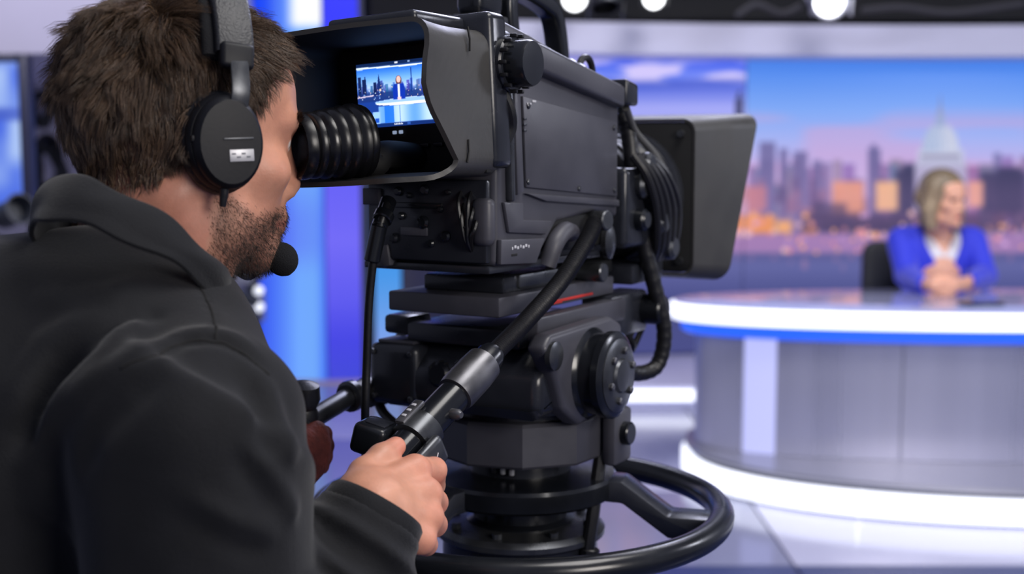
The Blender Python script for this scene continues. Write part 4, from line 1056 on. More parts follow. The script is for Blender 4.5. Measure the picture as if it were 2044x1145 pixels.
# eyepiece: ribbed rubber tube reaching to the eye, elbow back into the viewfinder
ey0 = np.array(PWI @ V(at(586, 290, 1.180))); ey1 = np.array(PWI @ V(at(718, 282, 1.222)))
ed = (ey1 - ey0) / np.linalg.norm(ey1 - ey0); el = float(np.linalg.norm(ey1 - ey0))
bm = nb(); pr = [(.020, .004), (.029, -.002), (.0315, .002), (.0315, .008), (.0285, .011)]
for k in range(5):
    z = .012 + k * (el - .016) / 5; r_ = .0300 + .0013 * k
    pr += [(r_, z), (r_ + .0016, z + .0022), (r_ + .0016, z + .0062), (r_ - .0004, z + .0085)]
pr += [(.036, el - .004), (.035, el), (.02, el + .004)]
b_lathe(bm, pr, 40, axis_M(ey0, ed)); ep = cp('eyepiece', bm, mat('eyecup_rubber', lin(13, 13, 16), .3, rvar=.1, vscale=60), vf, 40)
bm = nb(); b_tube(bm, smooth_path([ey1 - ed * .012, ey1 + np.array([.004, .01, -.022]), (ey1[0] + .004, -.29, 1.300), (ey1[0] + .002, -.228, 1.298)], 6), .014, 14); cp('eyepiece_arm', bm, M_wood, vf)
bm = nb(); b_lathe(bm, [(.019, .0), (.012, .003), (.001, .004)], 24, axis_M(ey0 + ed * .004, ed), cap=False); cp('eyepiece_glass', bm, mat('lens_glass', (.01, .01, .015), .05, coat=1.), vf)
# the viewfinder sits slightly rolled on its pivot
vf.rotation_euler = (0, -math.radians(3), 0)
vc_ = Vector((0, 0, 1.36 - CZ)); vf.location = vc_ - Matrix.Rotation(-math.radians(3), 3, 'Y') @ vc_
# ---- rear panel under the viewfinder: connectors and controls
bm = nb(); b_box(bm, (.004, -.203, 1.232), (.150, .012, .086), .003); rp = cp('rear_panel', bm, M_blk)
bm = nb(); b_box(bm, (-.064, -.2105, 1.256), (.022, .005, .018), .001); cp('rear_plate', bm, M_grey, rp)
for k, (x, z, r_) in enumerate(((-.030, 1.262, .0042), (-.016, 1.258, .0028), (.004, 1.264, .0050), (-.026, 1.236, .0036), (.002, 1.230, .0062), (.024, 1.244, .0030), (-.036, 1.212, .0048), (.012, 1.208, .0036), (.030, 1.216, .0052), (.034, 1.262, .0026))):
    bm = nb(); b_lathe(bm, [(r_, 0), (r_ * 1.15, .001), (r_ * 1.15, .003), (r_ * .7, .005)], 14, axis_M((x, -.2085, z), (0, -1, 0))); cp('jack' if k % 2 else 'switch', bm, M_blk2, rp)
bm = nb(); b_box(bm, (-.004, -.2095, 1.2475), (.060, .003, .006), .001); cp('rear_rail', bm, M_blk2, rp)
bm = nb(); b_box(bm, (-.010, -.2095, 1.2200), (.034, .003, .009), .001); cp('rear_door', bm, M_grey, rp)
for i in range(6):
    bm = nb(); b_tube(bm, smooth_path([(.048 + .004 * i, -.208, 1.262 - .012 * (i % 3)), (.052 + .004 * i, -.220, 1.250 - .012 * (i % 3)), (.056 + .002 * i, -.218, 1.225 - .01 * (i % 2)), (.06, -.206, 1.20)], 5), .0022, 6); cp('rear_lead', bm, M_rub, rp)
bm = nb(); b_prism(bm, [(-.062, 1.200), (-.044, 1.206), (-.040, 1.182), (-.052, 1.180)], -.212, -.196, 'y', .003); cp('rear_foot', bm, M_grey, rp)
bm = nb(); b_box(bm, (.074, -.206, 1.232), (.024, .018, .050), .008, 3); cp('corner_cover', bm, M_grey)
bm = nb(); b_box(bm, (.0, -.075, 1.182), (.16, .26, .008), .002); cp('base_plate', bm, M_blk)
# ---- lens
LZ = 1.243
def yl(bm, y0, prof, n=48, x=0., z=LZ): b_lathe(bm, prof, n, Matrix.Translation((x, y0, z)) @ Matrix.Rotation(-PI / 2, 4, 'X'))
bm = nb(); yl(bm, .085, [(.070, 0), (.074, .004), (.074, .05), (.066, .055), (.066, .075), (.078, .08), (.078, .12), (.074, .125), (.074, .14), (.085, .15), (.088, .20), (.080, .205)]); ln = cp('lens', bm, M_blk)
for y0, r_ in ((.148, .079), (.178, .080), (.205, .079)):
    bm = nb(); yl(bm, y0, [(r_, 0), (r_ + .003, .002), (r_ + .003, .016), (r_, .018)], 60); cp('lens_ring', bm, M_rub, ln)
bm = nb(); b_box(bm, (.080, .150, 1.235), (.030, .11, .10), .008, 3); sv = cp('lens_servo', bm, M_blk, ln)
for k, (y, z, r_) in enumerate(((.135, 1.262, .016), (.165, 1.246, .018), (.182, 1.214, .015), (.205, 1.200, .017), (.222, 1.180, .016), (.21, 1.232, .012), (.15, 1.29, .014), (.13, 1.22, .014))):
    bm = nb(); xl(bm, .090, [(r_ * .9, 0), (r_, .004), (r_, .012 + .003 * (k % 3)), (r_ * .7, .016 + .003 * (k % 3))], 16, (y, z)); cp('servo_knob', bm, M_blk2 if k % 2 else M_gun, sv)
for k in range(5):
    bm = nb(); b_tube(bm, smooth_path([(.094, .115 + .012 * k, 1.30), (.108, .125 + .016 * k, 1.275), (.110, .15 + .018 * k, 1.235), (.104, .17 + .015 * k, 1.19), (.09, .19 + .01 * k, 1.165)], 6), .0055, 8); cp('servo_lead', bm, M_rub, sv)
bm = nb(); b_box(bm, (.045, .20, 1.148), (.07, .10, .026), .005); cp('lens_support', bm, M_blk, ln)
# box lens hood, raked at the front
def hood_box():
    R0 = rrect(.108, .106, .018, 5); R1 = rrect(.128, .118, .022, 5)
    bm = nb(); rows = []
    for t in (0, .06, .5, 1):
        row = []
        for (a, b), (c_, d_) in zip(R0, R1):
            x = a + (c_ - a) * t; z = b + (d_ - b) * t; y0 = .285; y1 = .425 + .060 * (d_ / .118)
            row.append(bm.verts.new((x, y0 + (y1 - y0) * t, LZ + z)))
        rows.append(row)
    n = len(R0)
    for A, B in zip(rows, rows[1:]):
        for i in range(n): bm.faces.new((A[i], A[(i + 1) % n], B[(i + 1) % n], B[i]))
    bmesh.ops.recalc_face_normals(bm, faces=bm.faces)
    bmesh.ops.solidify(bm, geom=list(bm.faces), thickness=.004)
    return bm
lh = cp('lens_hood', hood_box(), M_hood, None, 40)
bm = nb(); b_prism(bm, [(x, z + LZ) for x, z in rrect(.104, .102, .016, 5)], .286, .296, 'y', .002); cp('hood_back_plate', bm, M_wood, lh)
for s in (-1, 1):
    for q in (-1, 1):
        bm = nb(); yl(bm, .280, [(.005, 0), (.005, .006)], 10, s * .088, LZ + q * .086); cp('hood_screw', bm, M_gun, lh)
bm = nb(); yl(bm, .270, [(.085, 0), (.092, .004), (.092, .016)], 48); cp('hood_collar', bm, M_blk, lh)

# ---- cables, each a thing of its own
def cable(label, pts, r, m=M_rub, sub=10, extra=None, rib=0):
    P = smooth_path([np.asarray(p) for p in pts], sub); o0 = P[-1]
    t = thing('cable', label, 'cable', tuple(map(float, o0)))
    bm = nb(); rr = [r * (1 if not rib or i % 3 else .93) for i in range(len(P))]
    b_tube(bm, [p - o0 for p in P], rr, 14); obj('jacket', bm, m, t, 60)
    for nm, a, b, ra in (extra or ()):
        bm = nb(); b_cyl(bm, np.asarray(a) - o0, np.asarray(b) - o0, ra, 16); obj(nm, bm, M_blk2, t)
    return t
cable('thick black cable looping down beside the lens to the pan head', [at(1243, 225, 1.60), at(1256, 275, 1.60), at(1266, 370, 1.595), at(1282, 470, 1.60), at(1306, 570, 1.61), at(1326, 660, 1.62), at(1312, 728, 1.62), at(1270, 745, 1.60), at(1238, 728, 1.57)], .0105, rib=1, sub=12,
      extra=(('plug', at(1241, 212, 1.60), at(1247, 240, 1.60), .007), ('gland', at(1248, 738, 1.58), at(1232, 722, 1.565), .013)))
cable('thin black cable hanging straight down from the camera rear panel', [at(772, 408, 1.30), at(762, 440, 1.285), at(748, 500, 1.285), at(737, 600, 1.29), at(732, 720, 1.295), at(729, 850, 1.30), at(737, 950, 1.35), (-.125, 1.41, .76), (-.098, 1.445, .58), (-.080, 1.458, .46)], .0045,
      extra=(('plug', at(776, 400, 1.315), at(756, 455, 1.285), .0085), ('boot', at(757, 450, 1.286), at(742, 522, 1.285), .0085), ('collar_nut', at(769, 425, 1.295), at(762, 440, 1.288), .0105)))
cable('slim grey cable draped across the top of the lens', [at(1250, 215, 1.55), at(1268, 262, 1.60), at(1300, 300, 1.64), at(1330, 345, 1.67)], .0045, mat('cable_grey', lin(90, 90, 88), .5))

# ================================================================== CAMERA OPERATOR
HC = np.array(at(379, 268, 1.135), np.float32)            # middle of the head
MH = frame(math.radians(58), math.radians(6), math.radians(0))
SH = .97
def a32(*p): return np.array(p, np.float32)
def A(px, py, Y): return np.array(at(px, py, Y), np.float32)
NB = A(318, 500, 1.10)                                     # base of the neck
SR = A(388, 860, .935); ER = a32(-.235, .93, .80); WR = A(748, 1022, 1.040)
SL = a32(-.42, 1.21, 1.08); EL = a32(-.40, 1.33, .87); WL = A(572, 896, 1.33)
T1 = a32(-.425, 1.06, 1.075); T2 = a32(-.50, 1.04, .90); T3 = a32(-.53, 1.05, .62)

# right hand on the grip
hand_r = dict(
    W=WR, pal=[(A(728, 985, 1.050), .020), (A(770, 1062, 1.030), .018)],
    K=[A(828, 938, 1.092), A(852, 986, 1.078), A(856, 1034, 1.064), A(841, 1078, 1.050)],
    F=[[A(866, 938, 1.122), A(866, 968, 1.150), A(842, 968, 1.160)],
       [A(868, 1002, 1.112), A(852, 1004, 1.146), A(818, 985, 1.152)],
       [A(868, 1046, 1.096), A(848, 1036, 1.128), A(812, 1016, 1.140)],
       [A(851, 1086, 1.080), A(832, 1070, 1.108), A(800, 1044, 1.124)]],
    T=[A(714, 984, 1.052), A(728, 946, 1.068), A(762, 913, 1.088), A(790, 891, 1.104)])
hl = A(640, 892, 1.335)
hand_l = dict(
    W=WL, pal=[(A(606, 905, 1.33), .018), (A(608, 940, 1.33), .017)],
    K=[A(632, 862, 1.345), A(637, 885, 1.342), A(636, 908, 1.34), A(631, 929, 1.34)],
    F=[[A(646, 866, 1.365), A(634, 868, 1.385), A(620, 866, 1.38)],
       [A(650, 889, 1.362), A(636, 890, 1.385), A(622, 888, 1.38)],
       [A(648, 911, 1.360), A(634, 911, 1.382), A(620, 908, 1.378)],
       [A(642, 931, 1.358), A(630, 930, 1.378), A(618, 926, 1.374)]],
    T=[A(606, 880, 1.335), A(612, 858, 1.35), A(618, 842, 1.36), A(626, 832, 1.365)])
def hand_sdf(P, h, s=1.):
    d = None
    rk = (.0128, .0130, .0122, .0110); rf = ((.0118, .0104, .0088), (.0118, .0104, .0088), (.0110, .0098, .0084), (.0098, .0088, .0078))
    for (p, r) in h['pal']:
        e = s_cone(P, h['W'], p, .026 * s, r * s); d = e if d is None else smin(d, e, .02)
    mid = (h['pal'][0][0] + h['pal'][1][0]) / 2
    for i, k in enumerate(h['K']):
        b = h['pal'][0][0] * (1 - i / 3) + h['pal'][1][0] * (i / 3)
        d = smin(d, s_cone(P, b, k, .0165 * s, rk[i] * .98 * s), .014)
    # tendons and knuckles
    for i, k in enumerate(h['K']):
        fi = s_chain(P, [k] + h['F'][i], [rk[i] * s] + [x * s for x in rf[i]], .003)
        d = smin(d, fi, .0036)
        b = h['pal'][0][0] * (1 - i / 3) + h['pal'][1][0] * (i / 3); mp_ = b + (k - b) * .55
        d = smin(d, s_cone(P, mp_ + (np.array([.0, -.0125, .0095], np.float32) * s), k + (np.array([.0, -.0035, .0025], np.float32) * s), .0022 * s, .0095 * s), .010)
    d = smin(d, s_chain(P, h['T'], [.0180 * s, .0140 * s, .0118 * s, .0092 * s], .006), .0065)
    return d
def foldring(P, a, b, pos, w_, amp):
    """soft ridges round a limb from a to b at the given places along it"""
    ab = b - a; t = ((P - a) @ ab) / float(ab @ ab); o = np.zeros(len(P), np.float32)
    ph = np.arctan2(P[:, 2] - a[2], P[:, 0] - a[0])
    for i, p in enumerate(pos): o += amp[i] * np.exp(-((t - p + .05 * np.sin(2 * ph + i * 1.7)) / w_) ** 2)
    return o
CUFF = WR + (ER - WR) * .02
def neck_sdf(P):
    top_ = HC + MH @ a32(0, -.022, -.055) * SH
    return s_cone(P, top_, NB + a32(-.02, .0, -.03), .056, .066)
def op_head(P):
    q = ((P - HC) @ MH) / SH
    d = head_sdf(q, 1.04) * SH
    d = smin(d, neck_sdf(P), .03)
    # throat tendon
    d = smin(d, s_cone(P, HC + MH @ a32(.058, -.03, -.06) * SH, NB + a32(.045, .0, -.02), .012, .013), .03)
    return d
def op_inner(P):
    d = s_cone(P, NB + a32(-.03, 0, -.06), T2, .06, .12)
    d = smin(d, s_cone(P, T2, T3, .12, .12), .03)
    d = smin(d, s_cone(P, SL, SR, .05, .05), .03)
    for s, e, w_ in ((SR, ER, WR), (SL, EL, WL)): d = smin(d, s_chain(P, [s, e, w_], [.05, .04, .026], .02), .02)
    return d
vH, fH = surface(op_head, HC - a32(.17, .17, .30), HC + a32(.17, .17, .17), .0032)
g1 = lambda P: smin(hand_sdf(P, hand_r), s_cone(P, WR, WR + (ER - WR) * .25, .026, .030), .02)
vR, fR = surface(g1, a32(-.21, .97, .88), a32(-.03, 1.22, 1.08), .0019)
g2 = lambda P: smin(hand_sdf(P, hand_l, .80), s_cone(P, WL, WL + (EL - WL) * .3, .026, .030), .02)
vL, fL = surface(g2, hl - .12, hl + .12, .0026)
vI, fI = surface(op_inner, a32(-.70, .8, .45), a32(-.05, 1.45, 1.28), .014)
# head colours: skin, stubble, scalp under hair, lips, eyes
q = ((vH - HC) @ MH) / SH
SKIN = np.array(lin(206, 150, 124)); RED = np.array(lin(190, 112, 96)); SCALP = np.array(lin(52, 40, 32)); STUB = np.array(lin(98, 74, 62))
def hair_mask(q):
    """1 where hair grows on the scalp: above hairline, behind temples, down to the nape"""
    x, y, z = np.abs(q[:, 0]), q[:, 1], q[:, 2]
    front = np.interp(z, [-.13, -.10, -.06, -.03, .0, .03, .055, .075, .11], [-.085, -.075, -.062, -.020, .034, .040, .056, .072, .09])
    m = sstep(.0, .010, front - y)
    m *= sstep(-.118, -.098, z + .10 * np.clip(x - .035, 0, 1))
    side = (z < -.02) & (y > -.03); m[side] *= .0
    return m
def beard_mask(q):
    x, y, z = np.abs(q[:, 0]), q[:, 1], q[:, 2]
    up = np.interp(y, [-.02, .02, .05, .075, .10], [-.030, -.046, -.064, -.056, -.052])
    m = sstep(.0, .016, up - z) * sstep(-.005, .012, y) * sstep(-.155, -.125, z)
    return m
hm = hair_mask(q); bd = beard_mask(q)
c = np.tile(SKIN, (len(vH), 1))
rd = (.5 + .5 * vnoise(q, 45, 9))[:, None]; c = c * (1 - .25 * rd) + RED * .25 * rd
c = c * (1 - .55 * bd[:, None]) + STUB * .55 * bd[:, None]
c = c * (1 - hm[:, None]) + SCALP * hm[:, None]
tn = (.5 + .5 * vnoise(q, 18, 12)) ; rdn = np.exp(-(((q[:, 2] + .10) / .05) ** 2)) * (q[:, 1] < .0) * .35; c = c * (1 - rdn[:, None]) + RED * rdn[:, None]
lip = (np.hypot(q[:, 0] / .024, (q[:, 2] + .076) / .011) < 1) & (q[:, 1] > .075); c[lip] = lin(156, 100, 86)
ye = np.hypot((np.abs(q[:, 0]) - .032) / .011, (q[:, 2] - .000) / .0065); c[(ye < 1) & (q[:, 1] > .07)] = lin(214, 206, 200); c[(np.hypot(np.abs(q[:, 0]) - .034, q[:, 2]) < .0055) & (q[:, 1] > .07)] = lin(52, 44, 38)
allv = [vH, vR, vI]; allf = []; o_ = 0
for vv, ff in ((vH, fH), (vR, fR), (vI, fI)): allf.append(ff + o_); o_ += len(vv)
cR = np.tile(SKIN, (len(vR), 1)); kk = np.zeros(len(vR))
for k in hand_r['K'] + [f_[0] for f_ in hand_r['F']] + [hand_r['T'][3]]: kk = np.maximum(kk, np.exp(-(np.linalg.norm(vR - k, axis=1) / .015) ** 2))
rd = (.5 + .5 * vnoise(vR, 60, 5)); kk = np.clip(kk * .6 + .2 * rd, 0, 1)[:, None]; cR = cR * (1 - kk) + np.array(lin(212, 128, 108)) * kk
cI = np.tile(SKIN, (len(vI), 1))
op = tag(arrmesh('person', np.concatenate(allv), np.concatenate(allf), M_skin, None, 180, np.concatenate([c, cR, cI])),
         'camera operator in black zip jacket leaning into the viewfinder with right hand on pan bar', 'person')

arrmesh('left_hand_shaded', vL, fL, mat('skin_shaded_dark', lin(104, 46, 38), .8, var=.35, vscale=90, bump=.8, bscale=260), op)  # bare left hand, its shade painted in as a dark red-brown colour
# ------------------------------------------------------------------ jacket
folds = []   # ridge lines on the cloth: (points, width, height)
def jacket(P):
    q = P
    d = s_cone(q, a32(-.335, 1.055, 1.130), T1, .098, .150)
    d = smin(d, s_chain(q, [T1, T2, T3], [.150, .165, .16], .05), .06)
    d = smin(d, s_cone(q, SL, a32(-.34, 1.09, 1.13), .075, .085), .07)
    d = smin(d, s_cone(q, a32(-.305, 1.045, 1.115), SR + a32(0, .02, .0), .082, .080), .06)
    arm = s_chain(q, [SR, ER], [.089, .086], .03)
    fa = s_chain(q, [ER, ER + (WR - ER) * .55, WR + (ER - WR) * .06], [.078, .062, .047], .02)
    fa = fa - foldring(q, ER, WR, (.50, .575, .65, .72, .79, .85), .027, (.013, .013, .013, .012, .011, .008))
    arm = smin(arm, fa, .03)
    arm = smax(arm, (q - (WR + (ER - WR) * .02)) @ ((WR - ER) / np.linalg.norm(WR - ER)), .006)
    d = smin(d, arm, .03)
    la = s_chain(q, [SL, EL, EL + (WL - EL) * .92], [.078, .066, .044], .03)
    d = smin(d, la, .04)
    for pts, w_, amp in folds:
        dd, par = d_poly(q, pts); d = d - 1.5 * amp * np.exp(-(dd / w_) ** 2) * np.minimum(1, 4 * np.minimum(par, 1 - par) + .15)
    # room for the hand at the sleeve end and for the neck
    d = d - .0016 * vnoise(q, 26, 6) - .0035 * vnoise(q, 9, 7)
    return d
#F0
folds += [
    ([[-0.2599, 1.0139, 1.2035], [-0.2445, 0.9957, 1.1875], [-0.2293, 0.9572, 1.1732], [-0.2212, 0.9248, 1.1639]], 0.003, -0.002),
    ([[-0.2754, 0.8751, 1.1501], [-0.2549, 0.8802, 1.1608], [-0.2432, 0.9146, 1.1628], [-0.2222, 0.923, 1.1634], [-0.2076, 0.9271, 1.1579], [-0.1928, 0.9288, 1.1474], [-0.1826, 0.927, 1.1355]], 0.0045, -0.004),
    ([[-0.2788, 0.8807, 1.1538], [-0.2613, 0.9028, 1.162], [-0.2458, 0.925, 1.1669], [-0.2246, 0.9335, 1.168], [-0.2075, 0.9389, 1.1618], [-0.1909, 0.9401, 1.1502]], 0.009, 0.003),
    ([[-0.2539, 0.8764, 1.1582], [-0.2963, 0.8866, 1.1445], [-0.3126, 0.8896, 1.1312], [-0.3418, 0.9113, 1.1045], [-0.3555, 0.9146, 1.0719], [-0.3537, 0.9171, 1.0456], [-0.3397, 0.9152, 1.02]], 0.012, 0.0060),
    ([[-0.3043, 0.9447, 1.1794], [-0.3313, 0.9413, 1.1696], [-0.3513, 0.9355, 1.157], [-0.3665, 0.9203, 1.1292], [-0.3745, 0.9107, 1.0964]], 0.012, 0.0070),
    ([[-0.2794, 0.955, 1.1824], [-0.2874, 0.9284, 1.1695], [-0.297, 0.9022, 1.1562], [-0.3231, 0.9034, 1.133], [-0.3482, 0.9136, 1.1036]], 0.010, 0.0055),
    ([[-0.3132, 0.9199, 1.1556], [-0.3398, 0.919, 1.1313], [-0.3577, 0.9138, 1.1002], [-0.3659, 0.9124, 1.0702]], 0.011, -0.0060),
    ([[-0.2399, 0.8685, 1.1495], [-0.2684, 0.8563, 1.1305], [-0.2923, 0.8627, 1.1042], [-0.3141, 0.8809, 1.0671]], 0.012, -0.004),
    ([[-0.1922, 0.9255, 1.1449], [-0.1768, 0.9125, 1.1156], [-0.1625, 0.8961, 1.0899], [-0.1604, 0.8991, 1.0735]], 0.01, 0.004),
    ([[-0.2007, 0.9146, 1.1452], [-0.1865, 0.8972, 1.1224], [-0.1758, 0.8772, 1.1009], [-0.1715, 0.881, 1.0818]], 0.011, -0.0035),
    ([[-0.1867, 0.8658, 1.097], [-0.1731, 0.8788, 1.0731], [-0.1615, 0.8959, 1.0455], [-0.1578, 0.8985, 1.0311]], 0.008, 0.004),
    ([[-0.1937, 0.8605, 1.094], [-0.1801, 0.8688, 1.0685], [-0.1667, 0.8799, 1.0434]], 0.009, -0.003),
    ([[-0.2279, 0.8459, 1.065], [-0.1952, 0.8573, 1.0435], [-0.1675, 0.8827, 1.0258]], 0.009, 0.0035),
    ([[-0.2319, 0.842, 1.0562], [-0.2001, 0.8512, 1.0338], [-0.1737, 0.8762, 1.0167]], 0.01, -0.003),
    ([[-0.2849, 0.9818, 1.2018], [-0.3096, 0.9591, 1.1924], [-0.3398, 0.9567, 1.1888], [-0.3721, 0.961, 1.1922]], 0.012, 0.003),
    ([[-0.2669, 0.9571, 1.181], [-0.2858, 0.9423, 1.1752], [-0.3065, 0.9228, 1.1627]], 0.01, -0.003),
]
#F1
vJ, fJ = surface(jacket, a32(-.80, .78, .46), a32(-.03, 1.48, 1.30), .0040)
M_jack = mat('jacket_fleece', lin(21, 22, 26), .80, sheen=.18, var=.12, vscale=40, bump=.35, bscale=700, spec=.25)
jk = arrmesh('jacket', vJ, fJ, M_jack, op)
# stitched seams lying on the cloth
for pts in (folds[0][0], folds[1][0]):
    L_ = np.array(smooth_path(pts, 6), np.float32)
    for _ in range(6): L_ = (L_ - grad(jacket, L_, .002) * jacket(L_)[:, None] * .8).astype(np.float32)
    bm = nb(); b_tube(bm, L_, .0013, 6); obj('seam', bm, mat('seam_black', lin(10, 10, 12), .9), op)
# ribbed cuff
ax = (WR - ER) / np.linalg.norm(WR - ER)
bm = nb(); cprof = [(.034, -.006), (.040, -.008), (.0435, -.004), (.0445, .004), (.0450, .020), (.0460, .025), (.045, .030), (.040, .032)]
b_lathe(bm, [(r_ * 1.02, z) for r_, z in cprof], 60, axis_M(WR, -Vector(ax))); obj('cuff', bm, M_jack, op, 60)
# stand collar: rings from seam to top edge, rolled over
CT = (A(100, 356, 1.030), A(338, 432, .992), A(452, 592, 1.105))     # back, right, front of the top edge
CB = (A(62, 434, 1.000), A(286, 474, .962), A(446, 620, 1.075))       # the same on the seam
def ring_pt(t, a):
    def el(T, a):
        c0 = (T[0] + T[2]) / 2; return c0 + (T[2] - c0) * math.cos(a) + (T[1] - c0) * math.sin(a)
    p = el(CB, a) * (1 - t) + el(CT, a) * t
    c0 = (CB[0] + CB[2]) / 2 * (1 - t) + (CT[0] + CT[2]) / 2 * t
    return p + (p - c0) / np.linalg.norm(p - c0) * (.005 * math.sin(PI * min(1, max(0, t))))
bm = nb(); rows = []
na = 80
prof_t = [-.25, 0, .2, .45, .7, .9, 1.0]
for k, t in enumerate(prof_t):
    rows.append([bm.verts.new(V(ring_pt(t, 2 * PI * i / na) + .0015 * math.sin(7 * 2 * PI * i / na + 3 * t))) for i in range(na)])
for A_2, B_2 in zip(rows, rows[1:]):
    for i in range(na): bm.faces.new((A_2[i], A_2[(i + 1) % na], B_2[(i + 1) % na], B_2[i]))
bmesh.ops.recalc_face_normals(bm, faces=bm.faces)
bmesh.ops.solidify(bm, geom=list(bm.faces), thickness=.006)
co = obj('collar', bm, M_jack, op, 60)
sm = co.modifiers.new('round', 'SUBSURF'); sm.levels = 1; sm.render_levels = 1

# trousers, shoes and the stool below the frame
def trousers(P):
    d = s_cone(P, T3, T3 + a32(.02, 0, -.06), .165, .16)
    f2 = a32(.85, .5, 0); r2 = a32(.5, -.85, 0)
    for s in (-1, 1):
        h = T3 + r2 * (s * .09) + a32(0, 0, -.06); k = h + f2 * .28 + a32(0, 0, -.03) + r2 * (s * .05); an = k + a32(-.10, -.05, -.42)
        d = smin(d, s_chain(P, [h, k, an], [.095, .07, .055], .03), .04)
    return d
vT, fT = surface(trousers, a32(-.85, .75, .02), a32(.02, 1.5, .80), .012)
arrmesh('trousers', vT, fT, mat('trouser_cloth', lin(26, 28, 34), .85), op)
for s in (-1, 1):
    k = T3 + a32(.5, -.85, 0) * (s * .14) + a32(.138, .09, -.51)
    bm = nb(); b_tube(bm, [k + a32(-.06, -.035, -.055), k + a32(0, 0, -.045), k + a32(.09, .053, -.062), k + a32(.16, .094, -.075)], [.045, .05, .042, .03], 14); obj('shoe', bm, M_rub, op)
st = thing('stool', 'black round stool under the camera operator', 'stool', (float(T3[0]) - .01, float(T3[1]), 0))
bm = nb(); disc(bm, [(.12, .36), (.17, .365), (.18, .38), (.18, .40), (.17, .412)]); obj('seat', bm, M_rub, st)
for i in range(4):
    a = PI / 2 * i + .5; bm = nb(); b_cyl(bm, (.12 * math.cos(a), .12 * math.sin(a), .37), (.2 * math.cos(a), .2 * math.sin(a), .003), .013, 10); obj('leg', bm, M_gun, st)

# ------------------------------------------------------------------ hair as strands
def strands(name, roots, nrm, flow, length, rad, m, parent, nseg=4, lift=.5, clump=None, cl_amt=.6, colr=None, curl=.0):
    N = len(roots); K = nseg + 1
    ts = np.linspace(0, 1, K)
    tip_dir = flow
    P = np.zeros((N, K, 3), np.float32)
    for k, t in enumerate(ts):
        P[:, k] = roots + length[:, None] * (nrm * (lift[:, None] * (t - .55 * t * t)) + tip_dir * (t * (.55 + .45 * t)))
    if clump is not None:
        cp_ = P[clump]                                      # guide strand of each strand
        wgt = (ts ** 1.3 * cl_amt)[None, :, None]
        off = (roots - roots[clump])[:, None, :]
        P = P * (1 - wgt) + (cp_ + off * .28) * wgt
    if curl: P += (curl * np.stack([vnoise(P.reshape(-1, 3), 70, s_) for s_ in (31, 32, 33)], 1).reshape(N, K, 3) * ts[None, :, None]).astype(np.float32)
    T = np.gradient(P, axis=1); T /= np.maximum(np.linalg.norm(T, axis=2, keepdims=True), 1e-9)
    ref = np.array([.31, .77, .55], np.float32); n1 = np.cross(T, ref); n1 /= np.maximum(np.linalg.norm(n1, axis=2, keepdims=True), 1e-9); n2 = np.cross(T, n1)
    rr = (rad[:, None] * (1 - .85 * ts[None, :] ** 1.5))[:, :, None]
    ring = [P + rr * (math.cos(a) * n1 + math.sin(a) * n2) for a in (0, 2.094, 4.189)]
    Vt = np.stack(ring, 2).reshape(-1, 3)
    base = (np.arange(N) * K * 3)[:, None, None]; kk = (np.arange(nseg) * 3)[None, :, None]; jj = np.arange(3)[None, None, :]
    a = base + kk + jj; b = base + kk + (jj + 1) % 3
    F = np.stack([a, b, b + 3, a + 3], -1).reshape(-1, 4)
    cc = np.repeat(colr, K * 3, axis=0)
    return arrmesh(name, Vt, F, m, parent, 180, cc)
def sample(v, f, wgt, n, g):
    tri = np.concatenate([f[:, [0, 1, 2]], f[:, [0, 2, 3]]])
    a, b, c_ = v[tri[:, 0]], v[tri[:, 1]], v[tri[:, 2]]
    ar = np.linalg.norm(np.cross(b - a, c_ - a), axis=1) * wgt[tri].mean(1)
    i = g.choice(len(tri), n, p=ar / ar.sum())
    r1 = np.sqrt(g.random(n))[:, None]; r2 = g.random(n)[:, None]
    return ((1 - r1) * a[i] + r1 * (1 - r2) * b[i] + r1 * r2 * c_[i]).astype(np.float32)
g = np.random.default_rng(3)
NS = 30000
roots = sample(vH, fH, hm, NS, g)
nrm = grad(op_head, roots, .004)
q = ((roots - HC) @ MH) / SH
# combed from a whorl on the crown: forwards on top, down at back and sides
whorl = a32(-.01, -.062, .118)
fl = q - whorl; fl[:, 2] -= .06 * sstep(.05, -.05, q[:, 2])
fl[:, 2] -= .9 * np.abs(q[:, 0]) ; fl[:, 2] -= .05
top_ = sstep(.06, .10, q[:, 2])[:, None]
fl = fl * (1 - top_) + (np.stack([q[:, 0] * .9 + .02, .06 + 0 * q[:, 1], .03 + 0 * q[:, 2]], 1) * (q[:, 1:2] > -.05) + fl * (q[:, 1:2] <= -.05)) * top_
fl = fl / np.linalg.norm(fl, axis=1, keepdims=True)
flw = (fl @ MH.T).astype(np.float32)
flw = flw - nrm * (flw * nrm).sum(1, keepdims=True); flw /= np.maximum(np.linalg.norm(flw, axis=1, keepdims=True), 1e-6)
cn = np.stack([vnoise(roots, 38, s_) for s_ in (1, 2, 3)], 1); flw = flw + .55 * cn + .16 * g.normal(size=(NS, 3)); flw = (flw / np.linalg.norm(flw, axis=1, keepdims=True)).astype(np.float32)
z, y, x = q[:, 2], q[:, 1], np.abs(q[:, 0])
Ln = np.interp(z, [-.11, -.07, -.02, .04, .09, .12], [.009, .013, .020, .027, .034, .036]) * g.uniform(.7, 1.15, NS)
Ln = Ln * np.where(y > .03, .80, .95) * np.where((y > .0) & (z < .03), .5, 1.0)
lift = np.interp(z, [-.10, -.02, .06, .12], [.25, .45, .62, .8]) * g.uniform(.7, 1.3, NS) + np.where(y > .05, .15, 0)
ncl = 1300
cid = g.choice(NS, ncl, replace=False)
clump = np.zeros(NS, np.int64)
for s0 in range(0, NS, 3000):
    dd = ((roots[s0:s0 + 3000, None] - roots[cid][None]) ** 2).sum(2); clump[s0:s0 + 3000] = cid[dd.argmin(1)]
